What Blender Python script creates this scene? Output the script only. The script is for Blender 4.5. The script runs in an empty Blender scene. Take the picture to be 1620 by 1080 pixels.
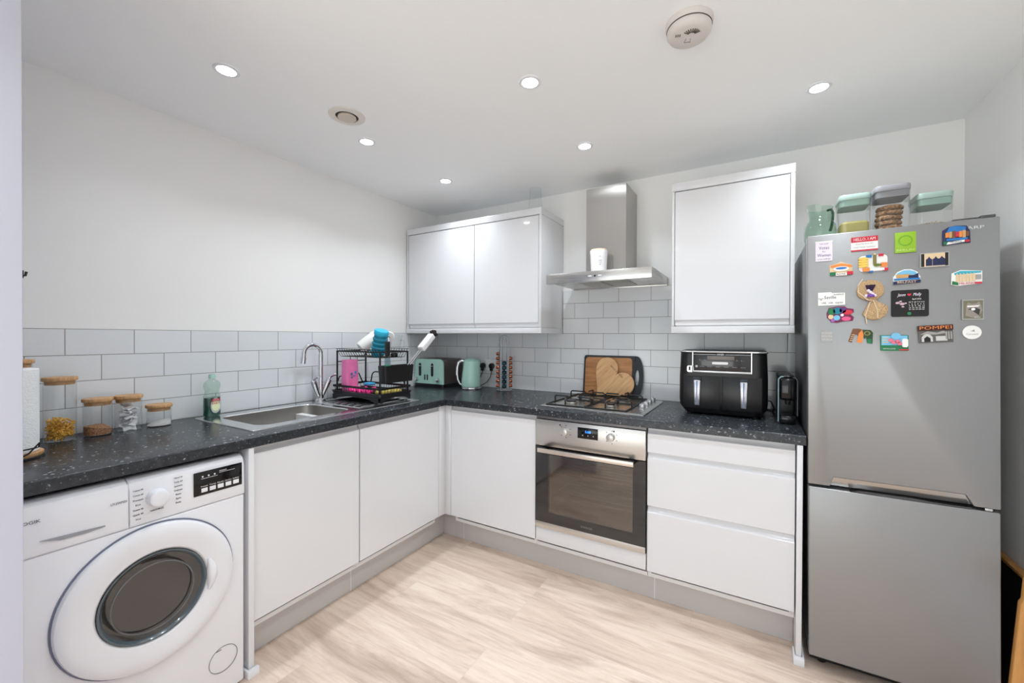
import bpy, bmesh, math, random
from mathutils import Vector, Matrix, Euler
random.seed(7)
PI = math.pi
SC = bpy.context.scene
COL = SC.collection
H = 0.903          # worktop height
CE = 2.277         # ceiling height
WD = 0.652         # worktop depth
RX = 3.11          # right wall
YF = -4.6          # far end of the open-plan room, behind the camera

# ------------------------------------------------------------------ materials
def lin(c):
    return tuple(((x/255)/12.92 if x/255 <= .04045 else ((x/255+.055)/1.055)**2.4) for x in c) + (1.0,)
MATS = {}
def mat(name, rgb, rough=.5, metal=0., coat=0., trans=0., ior=1.45, emit=None, es=0., spec=None, aniso=0.):
    if name in MATS: return MATS[name]
    m = bpy.data.materials.new(name); m.use_nodes = True
    b = m.node_tree.nodes['Principled BSDF']
    b.inputs['Base Color'].default_value = lin(rgb)
    b.inputs['Roughness'].default_value = rough
    b.inputs['Metallic'].default_value = metal
    b.inputs['Coat Weight'].default_value = coat
    b.inputs['Coat Roughness'].default_value = .05
    b.inputs['Transmission Weight'].default_value = trans
    b.inputs['IOR'].default_value = ior
    if aniso: b.inputs['Anisotropic'].default_value = aniso
    if spec is not None: b.inputs['Specular IOR Level'].default_value = spec
    if emit: b.inputs['Emission Color'].default_value = lin(emit); b.inputs['Emission Strength'].default_value = es
    MATS[name] = m
    return m
def nodes(m): return m.node_tree.nodes, m.node_tree.links, m.node_tree.nodes['Principled BSDF']
def coords(m, scale=(1,1,1), loc=(0,0,0), rot=(0,0,0)):
    n, l, b = nodes(m)
    t = n.new('ShaderNodeTexCoord'); mp = n.new('ShaderNodeMapping')
    mp.inputs['Scale'].default_value = scale; mp.inputs['Location'].default_value = loc; mp.inputs['Rotation'].default_value = rot
    src = t.outputs['Object']
    if any(rot):      # turn first, then stretch
        m0 = n.new('ShaderNodeMapping'); m0.inputs['Rotation'].default_value = rot; mp.inputs['Rotation'].default_value = (0,0,0)
        l.new(src, m0.inputs['Vector']); src = m0.outputs['Vector']
    l.new(src, mp.inputs['Vector'])
    return mp.outputs['Vector']
def ramp(m, src, stops):
    n, l, b = nodes(m)
    r = n.new('ShaderNodeValToRGB'); e = r.color_ramp.elements
    while len(e) < len(stops): e.new(.5)
    for i, (p, c) in enumerate(stops):
        e[i].position = p; e[i].color = c if len(c) == 4 else lin(c)
    l.new(src, r.inputs['Fac']); return r.outputs['Color']
def noise(m, vec, scale, detail=4, rough=.55, dist=0.):
    n, l, b = nodes(m)
    t = n.new('ShaderNodeTexNoise'); t.inputs['Scale'].default_value = scale; t.inputs['Detail'].default_value = detail
    t.inputs['Roughness'].default_value = rough; t.inputs['Distortion'].default_value = dist
    l.new(vec, t.inputs['Vector']); return t.outputs['Fac']
def bump(m, src, strength=.2, dist=.001):
    n, l, b = nodes(m)
    t = n.new('ShaderNodeBump'); t.inputs['Strength'].default_value = strength; t.inputs['Distance'].default_value = dist
    l.new(src, t.inputs['Height']); l.new(t.outputs['Normal'], b.inputs['Normal'])
def mixc(m, f, a, b_, mode='MIX'):
    n, l, b = nodes(m)
    t = n.new('ShaderNodeMix'); t.data_type = 'RGBA'; t.blend_type = mode
    for s, v in ((0, f), (6, a), (7, b_)):
        if hasattr(v, 'links') or hasattr(v, 'is_output') : l.new(v, t.inputs[s])
        else: t.inputs[s].default_value = v
    return t.outputs[2]

def painted(name, rgb, rough=.6, b=.04):
    m = mat(name, rgb, rough)
    bump(m, noise(m, coords(m), 260, 2), b, .0006); return m
M_wall = painted('wall paint', (241,241,240), .62)
M_ceil = painted('ceiling paint', (248,250,251), .7)
M_part = painted('shaded white partition', (196,198,212), .6)  # white wall; its bluish shade is put into this colour

def tile_mat(name, axis, j0):
    m = mat(name, (226,229,231), .12, coat=.3)
    n, l, b = nodes(m)
    t = n.new('ShaderNodeTexCoord'); s = n.new('ShaderNodeSeparateXYZ'); c = n.new('ShaderNodeCombineXYZ')
    l.new(t.outputs['Object'], s.inputs[0])
    a1 = n.new('ShaderNodeMath'); a1.operation = 'SUBTRACT'; a1.inputs[1].default_value = j0 - .202*40
    a2 = n.new('ShaderNodeMath'); a2.operation = 'SUBTRACT'; a2.inputs[1].default_value = H
    l.new(s.outputs[axis], a1.inputs[0]); l.new(s.outputs[2], a2.inputs[0])
    l.new(a1.outputs[0], c.inputs[0]); l.new(a2.outputs[0], c.inputs[1])
    br = n.new('ShaderNodeTexBrick'); br.offset = .5; br.offset_frequency = 2
    for k, v in (('Scale',1.), ('Mortar Size',.0017), ('Mortar Smooth',.25), ('Brick Width',.202), ('Row Height',.102), ('Bias',0.)): br.inputs[k].default_value = v
    br.inputs['Color1'].default_value = lin((226,229,232)); br.inputs['Color2'].default_value = lin((221,225,228)); br.inputs['Mortar'].default_value = lin((150,148,146))
    l.new(c.outputs[0], br.inputs['Vector']); l.new(br.outputs['Color'], b.inputs['Base Color'])
    r = n.new('ShaderNodeMapRange'); r.inputs['To Min'].default_value = .12; r.inputs['To Max'].default_value = .7
    l.new(br.outputs['Fac'], r.inputs['Value']); l.new(r.outputs[0], b.inputs['Roughness'])
    inv = n.new('ShaderNodeMath'); inv.operation = 'SUBTRACT'; inv.inputs[0].default_value = 1.; l.new(br.outputs['Fac'], inv.inputs[1])
    bump(m, inv.outputs[0], .5, .0012)
    return m
M_tileL = tile_mat('metro tiles left', 1, -1.9088)
M_tileB = tile_mat('metro tiles back', 0, 1.2347)

def floor_mat():
    m = mat('light oak planks', (225,208,192), .38)
    n, l, b = nodes(m)
    vec = coords(m, loc=(-.01+12.8, 5.76+.05, 0))
    br = n.new('ShaderNodeTexBrick'); br.offset = .45; br.offset_frequency = 3
    for k, v in (('Scale',1.), ('Mortar Size',.0009), ('Mortar Smooth',.6), ('Brick Width',1.285), ('Row Height',.192), ('Bias',0.)): br.inputs[k].default_value = v
    br.inputs['Color1'].default_value = (0,0,0,1); br.inputs['Color2'].default_value = (1,1,1,1); br.inputs['Mortar'].default_value = (.5,.5,.5,1)
    l.new(vec, br.inputs['Vector'])
    # every plank gets its own piece of grain
    off = n.new('ShaderNodeVectorMath'); off.operation = 'MULTIPLY'; off.inputs[1].default_value = (7.3, 3.1, 5.)
    l.new(br.outputs['Color'], off.inputs[0])
    add = n.new('ShaderNodeVectorMath'); l.new(vec, add.inputs[0]); l.new(off.outputs[0], add.inputs[1])
    mp = n.new('ShaderNodeMapping'); mp.inputs['Scale'].default_value = (.9, 4.6, 1.); l.new(add.outputs[0], mp.inputs[0])
    big = noise(m, mp.outputs[0], 1.25, 7, .62, 1.6)
    mp2 = n.new('ShaderNodeMapping'); mp2.inputs['Scale'].default_value = (6., 75., 1.); l.new(add.outputs[0], mp2.inputs[0])
    fine = noise(m, mp2.outputs[0], 1.6, 5, .65, .4)
    w = n.new('ShaderNodeTexWave'); w.wave_type = 'RINGS'; w.inputs['Scale'].default_value = .7; w.inputs['Distortion'].default_value = 11.; w.inputs['Detail'].default_value = 4.; w.inputs['Detail Scale'].default_value = 1.6
    mp3 = n.new('ShaderNodeMapping'); mp3.inputs['Scale'].default_value = (.9, 8., 1.); l.new(add.outputs[0], mp3.inputs[0]); l.new(mp3.outputs[0], w.inputs['Vector'])
    c1 = ramp(m, big, [(.30,(190,170,156)), (.41,(211,194,181)), (.52,(228,212,198)), (.72,(238,225,212))])
    c2 = ramp(m, fine, [(.30,(196,180,168)), (.52,(246,243,240)), (.7,(255,255,255))])
    c3 = ramp(m, w.outputs['Fac'], [(0.,(226,214,206)), (.35,(252,250,248)), (1.,(255,255,255))])
    c = mixc(m, .30, c1, c2, 'MULTIPLY'); c = mixc(m, .22, c, c3, 'MULTIPLY')
    tint = ramp(m, br.outputs['Color'], [(0.,(244,238,234)), (1.,(255,253,250))])
    c = mixc(m, .8, c, tint, 'MULTIPLY')
    c = mixc(m, br.outputs['Fac'], c, lin((206,190,175)))
    l.new(c, b.inputs['Base Color']); bump(m, fine, .08, .0006)
    return m
M_floor = floor_mat()

def worktop_mat():
    m = mat('black stone laminate', (38,41,45), .27)
    n, l, b = nodes(m)
    vec = coords(m)
    base = ramp(m, noise(m, vec, 55, 6, .7), [(.3,(26,27,30)), (.55,(44,47,51)), (.75,(66,70,75))])
    v = n.new('ShaderNodeTexVoronoi'); v.inputs['Scale'].default_value = 66.; v.inputs['Randomness'].default_value = 1.
    dv = n.new('ShaderNodeVectorMath'); nz = n.new('ShaderNodeTexNoise'); nz.inputs['Scale'].default_value = 60.
    l.new(vec, nz.inputs['Vector']); ms = n.new('ShaderNodeVectorMath'); ms.operation = 'SCALE'; ms.inputs['Scale'].default_value = .02
    l.new(nz.outputs['Color'], ms.inputs[0]); l.new(vec, dv.inputs[0]); l.new(ms.outputs[0], dv.inputs[1]); l.new(dv.outputs[0], v.inputs['Vector'])
    sp = ramp(m, v.outputs['Distance'], [(.0,(1,1,1,1)), (.16,(.85,.85,.85,1)), (.32,(0,0,0,1))])
    pick = n.new('ShaderNodeSeparateColor'); l.new(v.outputs['Color'], pick.inputs[0])
    g = n.new('ShaderNodeMath'); g.operation = 'GREATER_THAN'; g.inputs[1].default_value = .6; l.new(pick.outputs[0], g.inputs[0])
    mu = n.new('ShaderNodeMath'); mu.operation = 'MULTIPLY'; l.new(sp, mu.inputs[0]); l.new(g.outputs[0], mu.inputs[1])
    m2 = n.new('ShaderNodeMath'); m2.operation = 'MULTIPLY'; l.new(mu.outputs[0], m2.inputs[0]); l.new(pick.outputs[1], m2.inputs[1])
    v2 = n.new('ShaderNodeTexVoronoi'); v2.inputs['Scale'].default_value = 130.; l.new(vec, v2.inputs['Vector'])
    s2 = ramp(m, v2.outputs['Distance'], [(0.,(.6,.6,.6,1)), (.24,(0,0,0,1))])
    mx = n.new('ShaderNodeMath'); mx.operation = 'MAXIMUM'; l.new(m2.outputs[0], mx.inputs[0])
    p2 = n.new('ShaderNodeSeparateColor'); l.new(v2.outputs['Color'], p2.inputs[0])
    g2 = n.new('ShaderNodeMath'); g2.operation = 'GREATER_THAN'; g2.inputs[1].default_value = .45; l.new(p2.outputs[0], g2.inputs[0])
    m3 = n.new('ShaderNodeMath'); m3.operation = 'MULTIPLY'; l.new(s2, m3.inputs[0]); l.new(g2.outputs[0], m3.inputs[1]); l.new(m3.outputs[0], mx.inputs[1])
    l.new(mixc(m, mx.outputs[0], base, lin((196,202,206))), b.inputs['Base Color'])
    return m
M_top = worktop_mat()

M_gloss = mat('white gloss lacquer', (222,223,226), .16, coat=.5)
M_carc = mat('white melamine', (226,226,226), .35)
M_plinth = mat('grey gloss plinth', (203,200,198), .22)
M_black = mat('black plastic', (22,22,24), .35)
M_blackg = mat('black gloss', (10,10,12), .08)
M_blackm = mat('black wire enamel', (20,20,22), .4)
M_white = mat('white plastic', (228,229,233), .28)
M_white2 = mat('white matte plastic', (228,228,228), .55)
M_grey = mat('grey print', (120,122,126), .6)
M_dark = mat('dark print', (40,42,48), .6)
M_chrome = mat('chrome', (220,222,226), .06, 1.)
def steel(name, rgb, rough, sc, b=.06, r2=.12):
    m = mat(name, rgb, rough, 1.)
    n, l, bs = nodes(m)
    f = noise(m, coords(m, sc), 1., 3, .6)
    r = n.new('ShaderNodeMapRange'); r.inputs['To Min'].default_value = rough - r2/2; r.inputs['To Max'].default_value = rough + r2/2
    l.new(f, r.inputs['Value']); l.new(r.outputs[0], bs.inputs['Roughness']); bump(m, f, b, .0004)
    return m
M_steel = steel('brushed steel', (196,195,193), .27, (6,300,300))
M_steelv = steel('brushed steel flue', (182,180,177), .30, (420,420,2), .03)
_n, _l, _b = nodes(M_steelv); _t = _n.new('ShaderNodeTangent'); _t.direction_type = 'RADIAL'; _t.axis = 'Z'; _l.new(_t.outputs[0], _b.inputs['Tangent']); _b.inputs['Anisotropic'].default_value = .85
M_sink = steel('sink steel', (168,166,162), .34, (60,60,60), .03)
M_ovst = steel('oven steel', (205,202,198), .3, (4,200,300))
M_silver = steel('silver fridge skin', (156,157,158), .36, (2,2,300), .03, .06)
M_silver.node_tree.nodes['Principled BSDF'].inputs['Metallic'].default_value = .75
M_fside = mat('dark grey fridge side', (92,93,95), .3, .5)
M_teal = mat('mint enamel', (170,213,200), .18, coat=.6)
M_teald = mat('mint plastic', (150,196,182), .35)
M_blue = mat('turquoise rubber', (20,132,160), .45)
M_bluel = mat('bright turquoise cap', (40,178,214), .4)
M_copper = mat('copper foil', (206,128,92), .25, .9)
M_navy = mat('dark teal foil', (34,62,74), .22, .8)
M_pink = mat('pink plastic', (238,128,184), .5)
M_hot = mat('hot pink cloth', (248,60,150), .75)
M_yel = mat('yellow sponge', (226,208,110), .9)
M_sky = mat('light blue sponge', (70,170,220), .9)
def wood(name, a, c, sc, rot=(0,0,0)):
    m = mat(name, a, .5)
    n, l, b = nodes(m)
    f = noise(m, coords(m, sc, rot=rot), 1., 5, .6, .3)
    l.new(ramp(m, f, [(.32, c), (.62, a)]), b.inputs['Base Color']); bump(m, f, .06, .0005); return m
M_bamboo = wood('bamboo lid', (208,166,118), (178,134,88), (14,160,14))
M_board = wood('acacia board', (186,134,86), (150,98,58), (5,5,45))
M_heart = wood('beech heart', (222,180,132), (194,148,100), (6,40,70), (0,PI/4,0))
M_oak = wood('oak', (214,158,92), (190,134,72), (30,30,4))
M_pasta = mat('dried pasta', (226,174,70), .55)
M_lentil = mat('brown lentils', (160,116,84), .8)
n_, l_, b_ = nodes(M_lentil); l_.new(ramp(M_lentil, noise(M_lentil, coords(M_lentil), 260, 2), [(.4,(122,80,54)), (.6,(196,150,112))]), b_.inputs['Base Color'])
M_salt = mat('white powder', (240,240,238), .9)
M_oats = mat('rolled oats', (214,190,160), .9)
n_, l_, b_ = nodes(M_oats); l_.new(ramp(M_oats, noise(M_oats, coords(M_oats), 120, 2), [(.4,(176,146,112)), (.6,(232,214,190))]), b_.inputs['Base Color'])
M_olive = mat('dried spaghetti', (176,166,96), .6)
M_bisc = mat('oat biscuit', (156,112,74), .9)
n_, l_, b_ = nodes(M_bisc); f_ = noise(M_bisc, coords(M_bisc), 110, 4); l_.new(ramp(M_bisc, f_, [(.38,(108,74,46)), (.62,(196,154,112))]), b_.inputs['Base Color']); bump(M_bisc, f_, .6, .003)
M_hess = mat('hessian', (190,158,116), .9)
n_, l_, b_ = nodes(M_hess); f_ = noise(M_hess, coords(M_hess, (400,400,400)), 1., 2); l_.new(ramp(M_hess, f_, [(.35,(150,118,80)), (.65,(212,182,142))]), b_.inputs['Base Color'])
M_paper = mat('kitchen paper', (236,238,240), .9)
n_, l_, b_ = nodes(M_paper)
v_ = n_.new('ShaderNodeTexVoronoi'); v_.inputs['Scale'].default_value = 150.; l_.new(coords(M_paper), v_.inputs['Vector']); bump(M_paper, v_.outputs['Distance'], .55, .002)

def glass(name, rgb=(250,252,252), rough=.02, ior=1.45, dens=1.):
    m = bpy.data.materials.new(name); m.use_nodes = True
    n, l = m.node_tree.nodes, m.node_tree.links
    n.remove(n['Principled BSDF'])
    t = n.new('ShaderNodeBsdfTransparent'); t.inputs[0].default_value = lin(rgb)
    g = n.new('ShaderNodeBsdfGlossy'); g.inputs['Roughness'].default_value = rough
    f = n.new('ShaderNodeLayerWeight'); f.inputs[0].default_value = .5      # Facing is the same from both sides of a thin pane
    pw = n.new('ShaderNodeMath'); pw.operation = 'POWER'; pw.inputs[1].default_value = 3.5; l.new(f.outputs['Facing'], pw.inputs[0])
    f0 = ((ior-1)/(ior+1))**2*1.6
    mx = n.new('ShaderNodeMixShader'); mu = n.new('ShaderNodeMath'); mu.operation = 'MULTIPLY_ADD'; mu.inputs[1].default_value = .75*dens; mu.inputs[2].default_value = f0
    l.new(pw.outputs[0], mu.inputs[0]); l.new(mu.outputs[0], mx.inputs[0]); l.new(t.outputs[0], mx.inputs[1]); l.new(g.outputs[0], mx.inputs[2])
    l.new(mx.outputs[0], n['Material Output'].inputs[0]); MATS[name] = m; return m
G_clear = glass('clear jar glass', (252,253,253))
G_vase = glass('clear vase glass', (248,250,250))
G_green = glass('green jug glass', (214,232,221))
G_soap = glass('pale green bottle plastic', (236,246,240), .1)
G_win = glass('window glass', (248,250,250))
G_frost = glass('translucent plastic', (206,220,226), .2)
G_oven = glass('smoked oven glass', (206,196,182), .04, 1.9)
M_soap = mat('dark green liquid', (10,74,66), .1, coat=.6)

# ------------------------------------------------------------------ mesh builder
FY = Matrix(((1,0,0),(0,0,-1),(0,1,0))).to_4x4()     # text plane facing -y
FX = Matrix(((0,0,1),(1,0,0),(0,1,0))).to_4x4()      # text plane facing +x
_txt = {}
class MB:
    def __init__(s): s.bm = bmesh.new(); s.mats = []; s.cur = 0
    def use(s, m):
        if m not in s.mats: s.mats.append(m)
        s.cur = s.mats.index(m); return s
    def _add(s, b, T=None):
        if T is not None: b.transform(T)
        for f in b.faces: f.material_index = s.cur
        me = bpy.data.meshes.new('t'); b.to_mesh(me); b.free(); s.bm.from_mesh(me); bpy.data.meshes.remove(me)
    def box(s, x0, x1, y0, y1, z0, z1, b=0, seg=2, T=None):
        if x1 < x0: x0, x1 = x1, x0
        if y1 < y0: y0, y1 = y1, y0
        if z1 < z0: z0, z1 = z1, z0
        q = bmesh.new(); bmesh.ops.create_cube(q, size=1)
        for v in q.verts: v.co = Vector((x0 if v.co.x < 0 else x1, y0 if v.co.y < 0 else y1, z0 if v.co.z < 0 else z1))
        if b: bmesh.ops.bevel(q, geom=q.edges[:], offset=b, segments=seg, profile=.5, affect='EDGES')
        s._add(q, T); return s
    def cyl(s, p0, p1, r0, r1=None, n=28, cap=True, b=0, T=None):
        p0, p1 = Vector(p0), Vector(p1); r1 = r0 if r1 is None else r1; d = p1 - p0
        q = bmesh.new(); bmesh.ops.create_cone(q, cap_ends=cap, segments=n, radius1=r0, radius2=r1, depth=d.length)
        if b:
            es = [e for e in q.edges if abs(e.verts[0].co.z - e.verts[1].co.z) < 1e-6]
            bmesh.ops.bevel(q, geom=es, offset=b, segments=2, profile=.5, affect='EDGES')
        q.transform(Matrix.Translation((p0+p1)/2) @ d.to_track_quat('Z','Y').to_matrix().to_4x4())
        s._add(q, T); return s
    def lathe(s, prof, c=(0,0,0), n=36, sx=1., sy=1., T=None):
        q = bmesh.new(); rings = []
        for r, z in prof:
            if r < 1e-6: rings.append([q.verts.new((c[0], c[1], c[2]+z))])
            else: rings.append([q.verts.new((c[0]+sx*r*math.cos(2*PI*i/n), c[1]+sy*r*math.sin(2*PI*i/n), c[2]+z)) for i in range(n)])
        for a, b in zip(rings, rings[1:]):
            for i in range(n):
                j = (i+1) % n
                if len(a) == 1 and len(b) == 1: continue
                if len(a) == 1: q.faces.new((a[0], b[j], b[i]))
                elif len(b) == 1: q.faces.new((a[i], a[j], b[0]))
                else: q.faces.new((a[i], a[j], b[j], b[i]))
        bmesh.ops.recalc_face_normals(q, faces=q.faces[:])
        s._add(q, T); return s
    def tube(s, pts, r, n=8, closed=False, T=None, cap=True):
        pts = [Vector(p) for p in pts]; q = bmesh.new(); rings = []; N = len(pts)
        up = None
        for i, p in enumerate(pts):
            a = pts[(i-1) % N] if (closed or i > 0) else p
            b = pts[(i+1) % N] if (closed or i < N-1) else p
            d = (b - a)
            if d.length < 1e-9: d = Vector((0,0,1))
            d.normalize()
            if up is None: up = Vector((0,0,1)) if abs(d.z) < .9 else Vector((1,0,0))
            u = up - d*up.dot(d)
            if u.length < 1e-4: u = d.orthogonal()
            u.normalize(); up = u; w = d.cross(u)
            rr = r[i] if isinstance(r, (list, tuple)) else r
            rings.append([q.verts.new(p + rr*(u*math.cos(2*PI*k/n) + w*math.sin(2*PI*k/n))) for k in range(n)])
        seq = list(zip(rings, rings[1:])) + ([(rings[-1], rings[0])] if closed else [])
        for a, b in seq:
            for k in range(n):
                j = (k+1) % n; q.faces.new((a[k], a[j], b[j], b[k]))
        if not closed and cap:
            q.faces.new(rings[0][::-1]); q.faces.new(rings[-1])
        bmesh.ops.recalc_face_normals(q, faces=q.faces[:])
        s._add(q, T); return s
    def prism(s, pts, vec, b=0, T=None):
        q = bmesh.new(); vs = [q.verts.new(p) for p in pts]; f = q.faces.new(vs)
        r = bmesh.ops.extrude_face_region(q, geom=[f]); nv = [g for g in r['geom'] if isinstance(g, bmesh.types.BMVert)]
        bmesh.ops.translate(q, verts=nv, vec=Vector(vec)); bmesh.ops.recalc_face_normals(q, faces=q.faces[:])
        if b: bmesh.ops.bevel(q, geom=[e for e in q.edges if len(e.link_faces) == 2 and e.calc_face_angle(0) > .6], offset=b, segments=2, profile=.5, affect='EDGES')
        s._add(q, T); return s
    def loft(s, loops, cap0=True, cap1=True, T=None):
        q = bmesh.new(); R = [[q.verts.new(p) for p in L] for L in loops]; n = len(R[0])
        for a, b in zip(R, R[1:]):
            for i in range(n):
                j = (i+1) % n; q.faces.new((a[i], a[j], b[j], b[i]))
        if cap0: q.faces.new(R[0][::-1])
        if cap1: q.faces.new(R[-1])
        bmesh.ops.recalc_face_normals(q, faces=q.faces[:])
        s._add(q, T); return s
    def ball(s, c, r, sx=1, sy=1, sz=1, n=16, T=None, jit=0):
        q = bmesh.new(); bmesh.ops.create_uvsphere(q, u_segments=n, v_segments=max(6, n*2//3), radius=r)
        for v in q.verts:
            k = 1 + (random.uniform(-jit, jit) if jit else 0)
            v.co = Vector((v.co.x*sx*k + c[0], v.co.y*sy*k + c[1], v.co.z*sz*k + c[2]))
        s._add(q, T); return s
    def text(s, txt, size, T, width=None, ext=.0003, shear=0.):
        cu = bpy.data.curves.new('t', 'FONT'); cu.body = txt; cu.size = size; cu.align_x = 'CENTER'; cu.align_y = 'CENTER'; cu.extrude = ext; cu.shear = shear; cu.resolution_u = 2
        o = bpy.data.objects.new('t', cu); COL.objects.link(o)
        dg = bpy.context.evaluated_depsgraph_get(); dg.update()
        me = bpy.data.meshes.new_from_object(o.evaluated_get(dg))
        bpy.data.objects.remove(o); bpy.data.curves.remove(cu)
        q = bmesh.new(); q.from_mesh(me); bpy.data.meshes.remove(me)
        if width and q.verts:
            xs = [v.co.x for v in q.verts]; k = width/(max(xs)-min(xs)); mid = (max(xs)+min(xs))/2
            for v in q.verts: v.co.x = (v.co.x-mid)*k
        s._add(q, T); return s
    def build(s, name, m=None, parent=None, world=True, angle=35, sub=0, kind=None):
        me = bpy.data.meshes.new(name)
        if parent is not None and world: s.bm.transform(inv_root(parent))
        s.bm.to_mesh(me); s.bm.free()
        for x in (s.mats if s.mats else [m]): me.materials.append(x)
        me.polygons.foreach_set('use_smooth', [True]*len(me.polygons)); me.set_sharp_from_angle(angle=math.radians(angle)); me.update()
        o = bpy.data.objects.new(name, me); COL.objects.link(o)
        if parent is not None: o.parent = parent
        if sub:
            md = o.modifiers.new('sub', 'SUBSURF'); md.levels = sub; md.render_levels = sub
        if kind: o['kind'] = kind
        return o
def root_matrix(o):
    while o.parent: o = o.parent
    return Matrix.LocRotScale(o.location, o.rotation_euler, o.scale)
def inv_root(o): return root_matrix(o).inverted()
def thing(name, label, cat, loc=(0,0,0), rz=0, group=None, rot=None):
    o = bpy.data.objects.new(name, None); COL.objects.link(o); o.empty_display_size = .05
    o.location = loc; o.rotation_euler = rot if rot else (0,0,rz)
    return tag(o, label, cat, group)
def tag(o, label, cat, group=None, kind=None):
    o['label'] = label; o['category'] = cat
    if group: o['group'] = group
    if kind: o['kind'] = kind
    return o
def dup(root, loc=None, label=None, rot=None):
    r = root.copy(); COL.objects.link(r)
    if loc is not None: r.location = loc
    if rot is not None: r.rotation_euler = rot
    if label: r['label'] = label
    for ch in list(root.children):
        c = ch.copy(); COL.objects.link(c); c.parent = r
        for g in ch.children:
            d = g.copy(); COL.objects.link(d); d.parent = c
    return r
def struct(name, mb, m, parent=None, **k):
    o = mb.build(name, m, parent, **k); o['kind'] = 'structure'; return o
def rrect(x0, x1, y0, y1, z, r, n=5):
    out = []
    for cx, cy, a0 in ((x1-r, y1-r, 0), (x0+r, y1-r, PI/2), (x0+r, y0+r, PI), (x1-r, y0+r, 1.5*PI)):
        for i in range(n+1):
            a = a0 + i*PI/2/n; out.append((cx + r*math.cos(a), cy + r*math.sin(a), z))
    return out
def arc(c, r, a0, a1, n, ax='yz'):
    out = []
    for i in range(n+1):
        a = a0 + (a1-a0)*i/n; u, v = r*math.cos(a), r*math.sin(a)
        out.append({'yz': (c[0], c[1]+u, c[2]+v), 'xz': (c[0]+u, c[1], c[2]+v), 'xy': (c[0]+u, c[1]+v, c[2])}[ax])
    return out
def Tr(x, y, z): return Matrix.Translation((x, y, z))
LAMP_W = 1.45; SKY = 4.2; EXPO = -0.02
# ------------------------------------------------------------------ the room
struct('floor', MB().box(-.15, RX+.15, YF-.15, .15, -.12, 0), M_floor)
# the ceiling has round cut-outs only in appearance: every fitting is mounted on its face
struct('ceiling', MB().box(-.15, RX+.15, YF-.15, .15, CE, CE+.12), M_ceil)
wl = struct('wall_left', MB().box(-.15, 0, YF-.15, .15, 0, CE), M_wall)
wb = struct('wall_back', MB().box(0, RX, 0, .15, 0, CE), M_wall)
struct('wall_right', MB().box(RX, RX+.15, YF-.15, .15, 0, CE), M_wall)
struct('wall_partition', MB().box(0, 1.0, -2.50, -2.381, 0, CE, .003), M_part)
struct('tiled_splashback', MB().box(.0, .007, -2.381, -.0, H, H+.409), M_tileL, wl)
struct('tiled_splashback', MB().box(.007, 2.60, -.007, 0, H, H+.409).box(1.151, 1.917, -.007, 0, H+.4085, H+.70), M_tileB, wb)
# far end of the room behind the camera; unseen glazed door added for daylight
w = MB().box(0, .35, YF-.15, YF, 0, CE).box(2.75, RX, YF-.15, YF, 0, CE).box(.35, 2.75, YF-.15, YF, 2.15, CE)
struct('wall_front', w, M_wall)
fr = MB()
for a, c in ((.35,.41), (1.52,1.58), (2.69,2.75)): fr.box(a, c, YF-.11, YF-.05, 0, 2.15)
fr.box(.35, 2.75, YF-.11, YF-.05, 2.09, 2.15).box(.35, 2.75, YF-.11, YF-.05, 0, .06)
fo = struct('added_window', fr, M_white)
struct('added_window_pane', MB().box(.41, 1.52, YF-.085, YF-.08, .06, 2.09).box(1.58, 2.69, YF-.085, YF-.08, .06, 2.09), G_win, fo)
struct('baseboard_right', MB().box(RX-.016, RX, YF, -.95, 0, .12, .003), M_white)
struct('baseboard_partition', MB().box(1.0, 1.014, -2.50, -2.38, 0, .10, .003), M_white)

# ------------------------------------------------------------------ cabinets
T_ = .022
def prof_door(zb, zf, zt, T=T_):      # handleless front: face, then a scooped finger pull above it
    return [(0,zb), (T-.002,zb), (T,zb+.002), (T,zf-.002), (T-.002,zf), (T-.009,zf+.003), (T-.014,zf+.010), (T-.016,zf+.020), (T-.016,zt), (0,zt)]
def prof_wall(zb, zf, zt, T=T_):      # the same with the pull below
    return [(0,zt), (T-.002,zt), (T,zt-.002), (T,zf+.002), (T-.002,zf), (T-.009,zf-.003), (T-.014,zf-.010), (T-.015,zf-.018), (T-.015,zb), (0,zb)]
def door_y(p, prof, x0, x1, front, name='door'):   # faces -y
    return MB().prism([(x0, front+T_-d, z) for d, z in prof], (x1-x0, 0, 0)).build(name, M_gloss, p)
def door_x(p, prof, y0, y1, front, name='door'):   # faces +x
    return MB().prism([(front-T_+d, y0, z) for d, z in prof], (0, y1-y0, 0)).build(name, M_gloss, p)
FD = .63   # plane of the fronts
def carcass_x(p, y0, y1):
    b = MB(); X = FD-T_-.002
    b.box(.03, X, y0, y0+.016, .15, .863).box(.03, X, y1-.016, y1, .15, .863).box(.03, X, y0+.016, y1-.016, .15, .168).box(.03, .045, y0+.016, y1-.016, .168, .863)
    return b.build('carcass', M_carc, p)
def carcass_y(p, x0, x1, z0=.15, z1=.863):
    b = MB(); Y = -(FD-T_-.002)
    b.box(x0, x0+.016, Y, -.03, z0, z1).box(x1-.016, x1, Y, -.03, z0, z1).box(x0+.016, x1-.016, Y, -.03, z0, z0+.018).box(x0+.016, x1-.016, -.045, -.03, z0+.018, z1)
    return b.build('carcass', M_carc, p)

c1 = thing('base_cabinet', 'white gloss handleless base cabinet under the sink, beside the washing machine', 'cabinet', (.31,-1.51,0), 0, 'white base cabinets')
carcass_x(c1, -1.754, -1.264)
door_x(c1, prof_door(.187,.836,.862), -1.750, -1.267, FD+.002)
MB().box(.03, .650, -1.776, -1.756, 0.0, .863, .001).build('end_panel', M_gloss, c1)
fc = MB().prism([(.60,-1.787,0), (.668,-1.787,0), (.668,-1.745,0), (.652,-1.745,0), (.652,-1.7775,0), (.60,-1.7775,0)], (0,0,.030), .003)
fc.build('foot_cap', M_white, c1)

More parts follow.
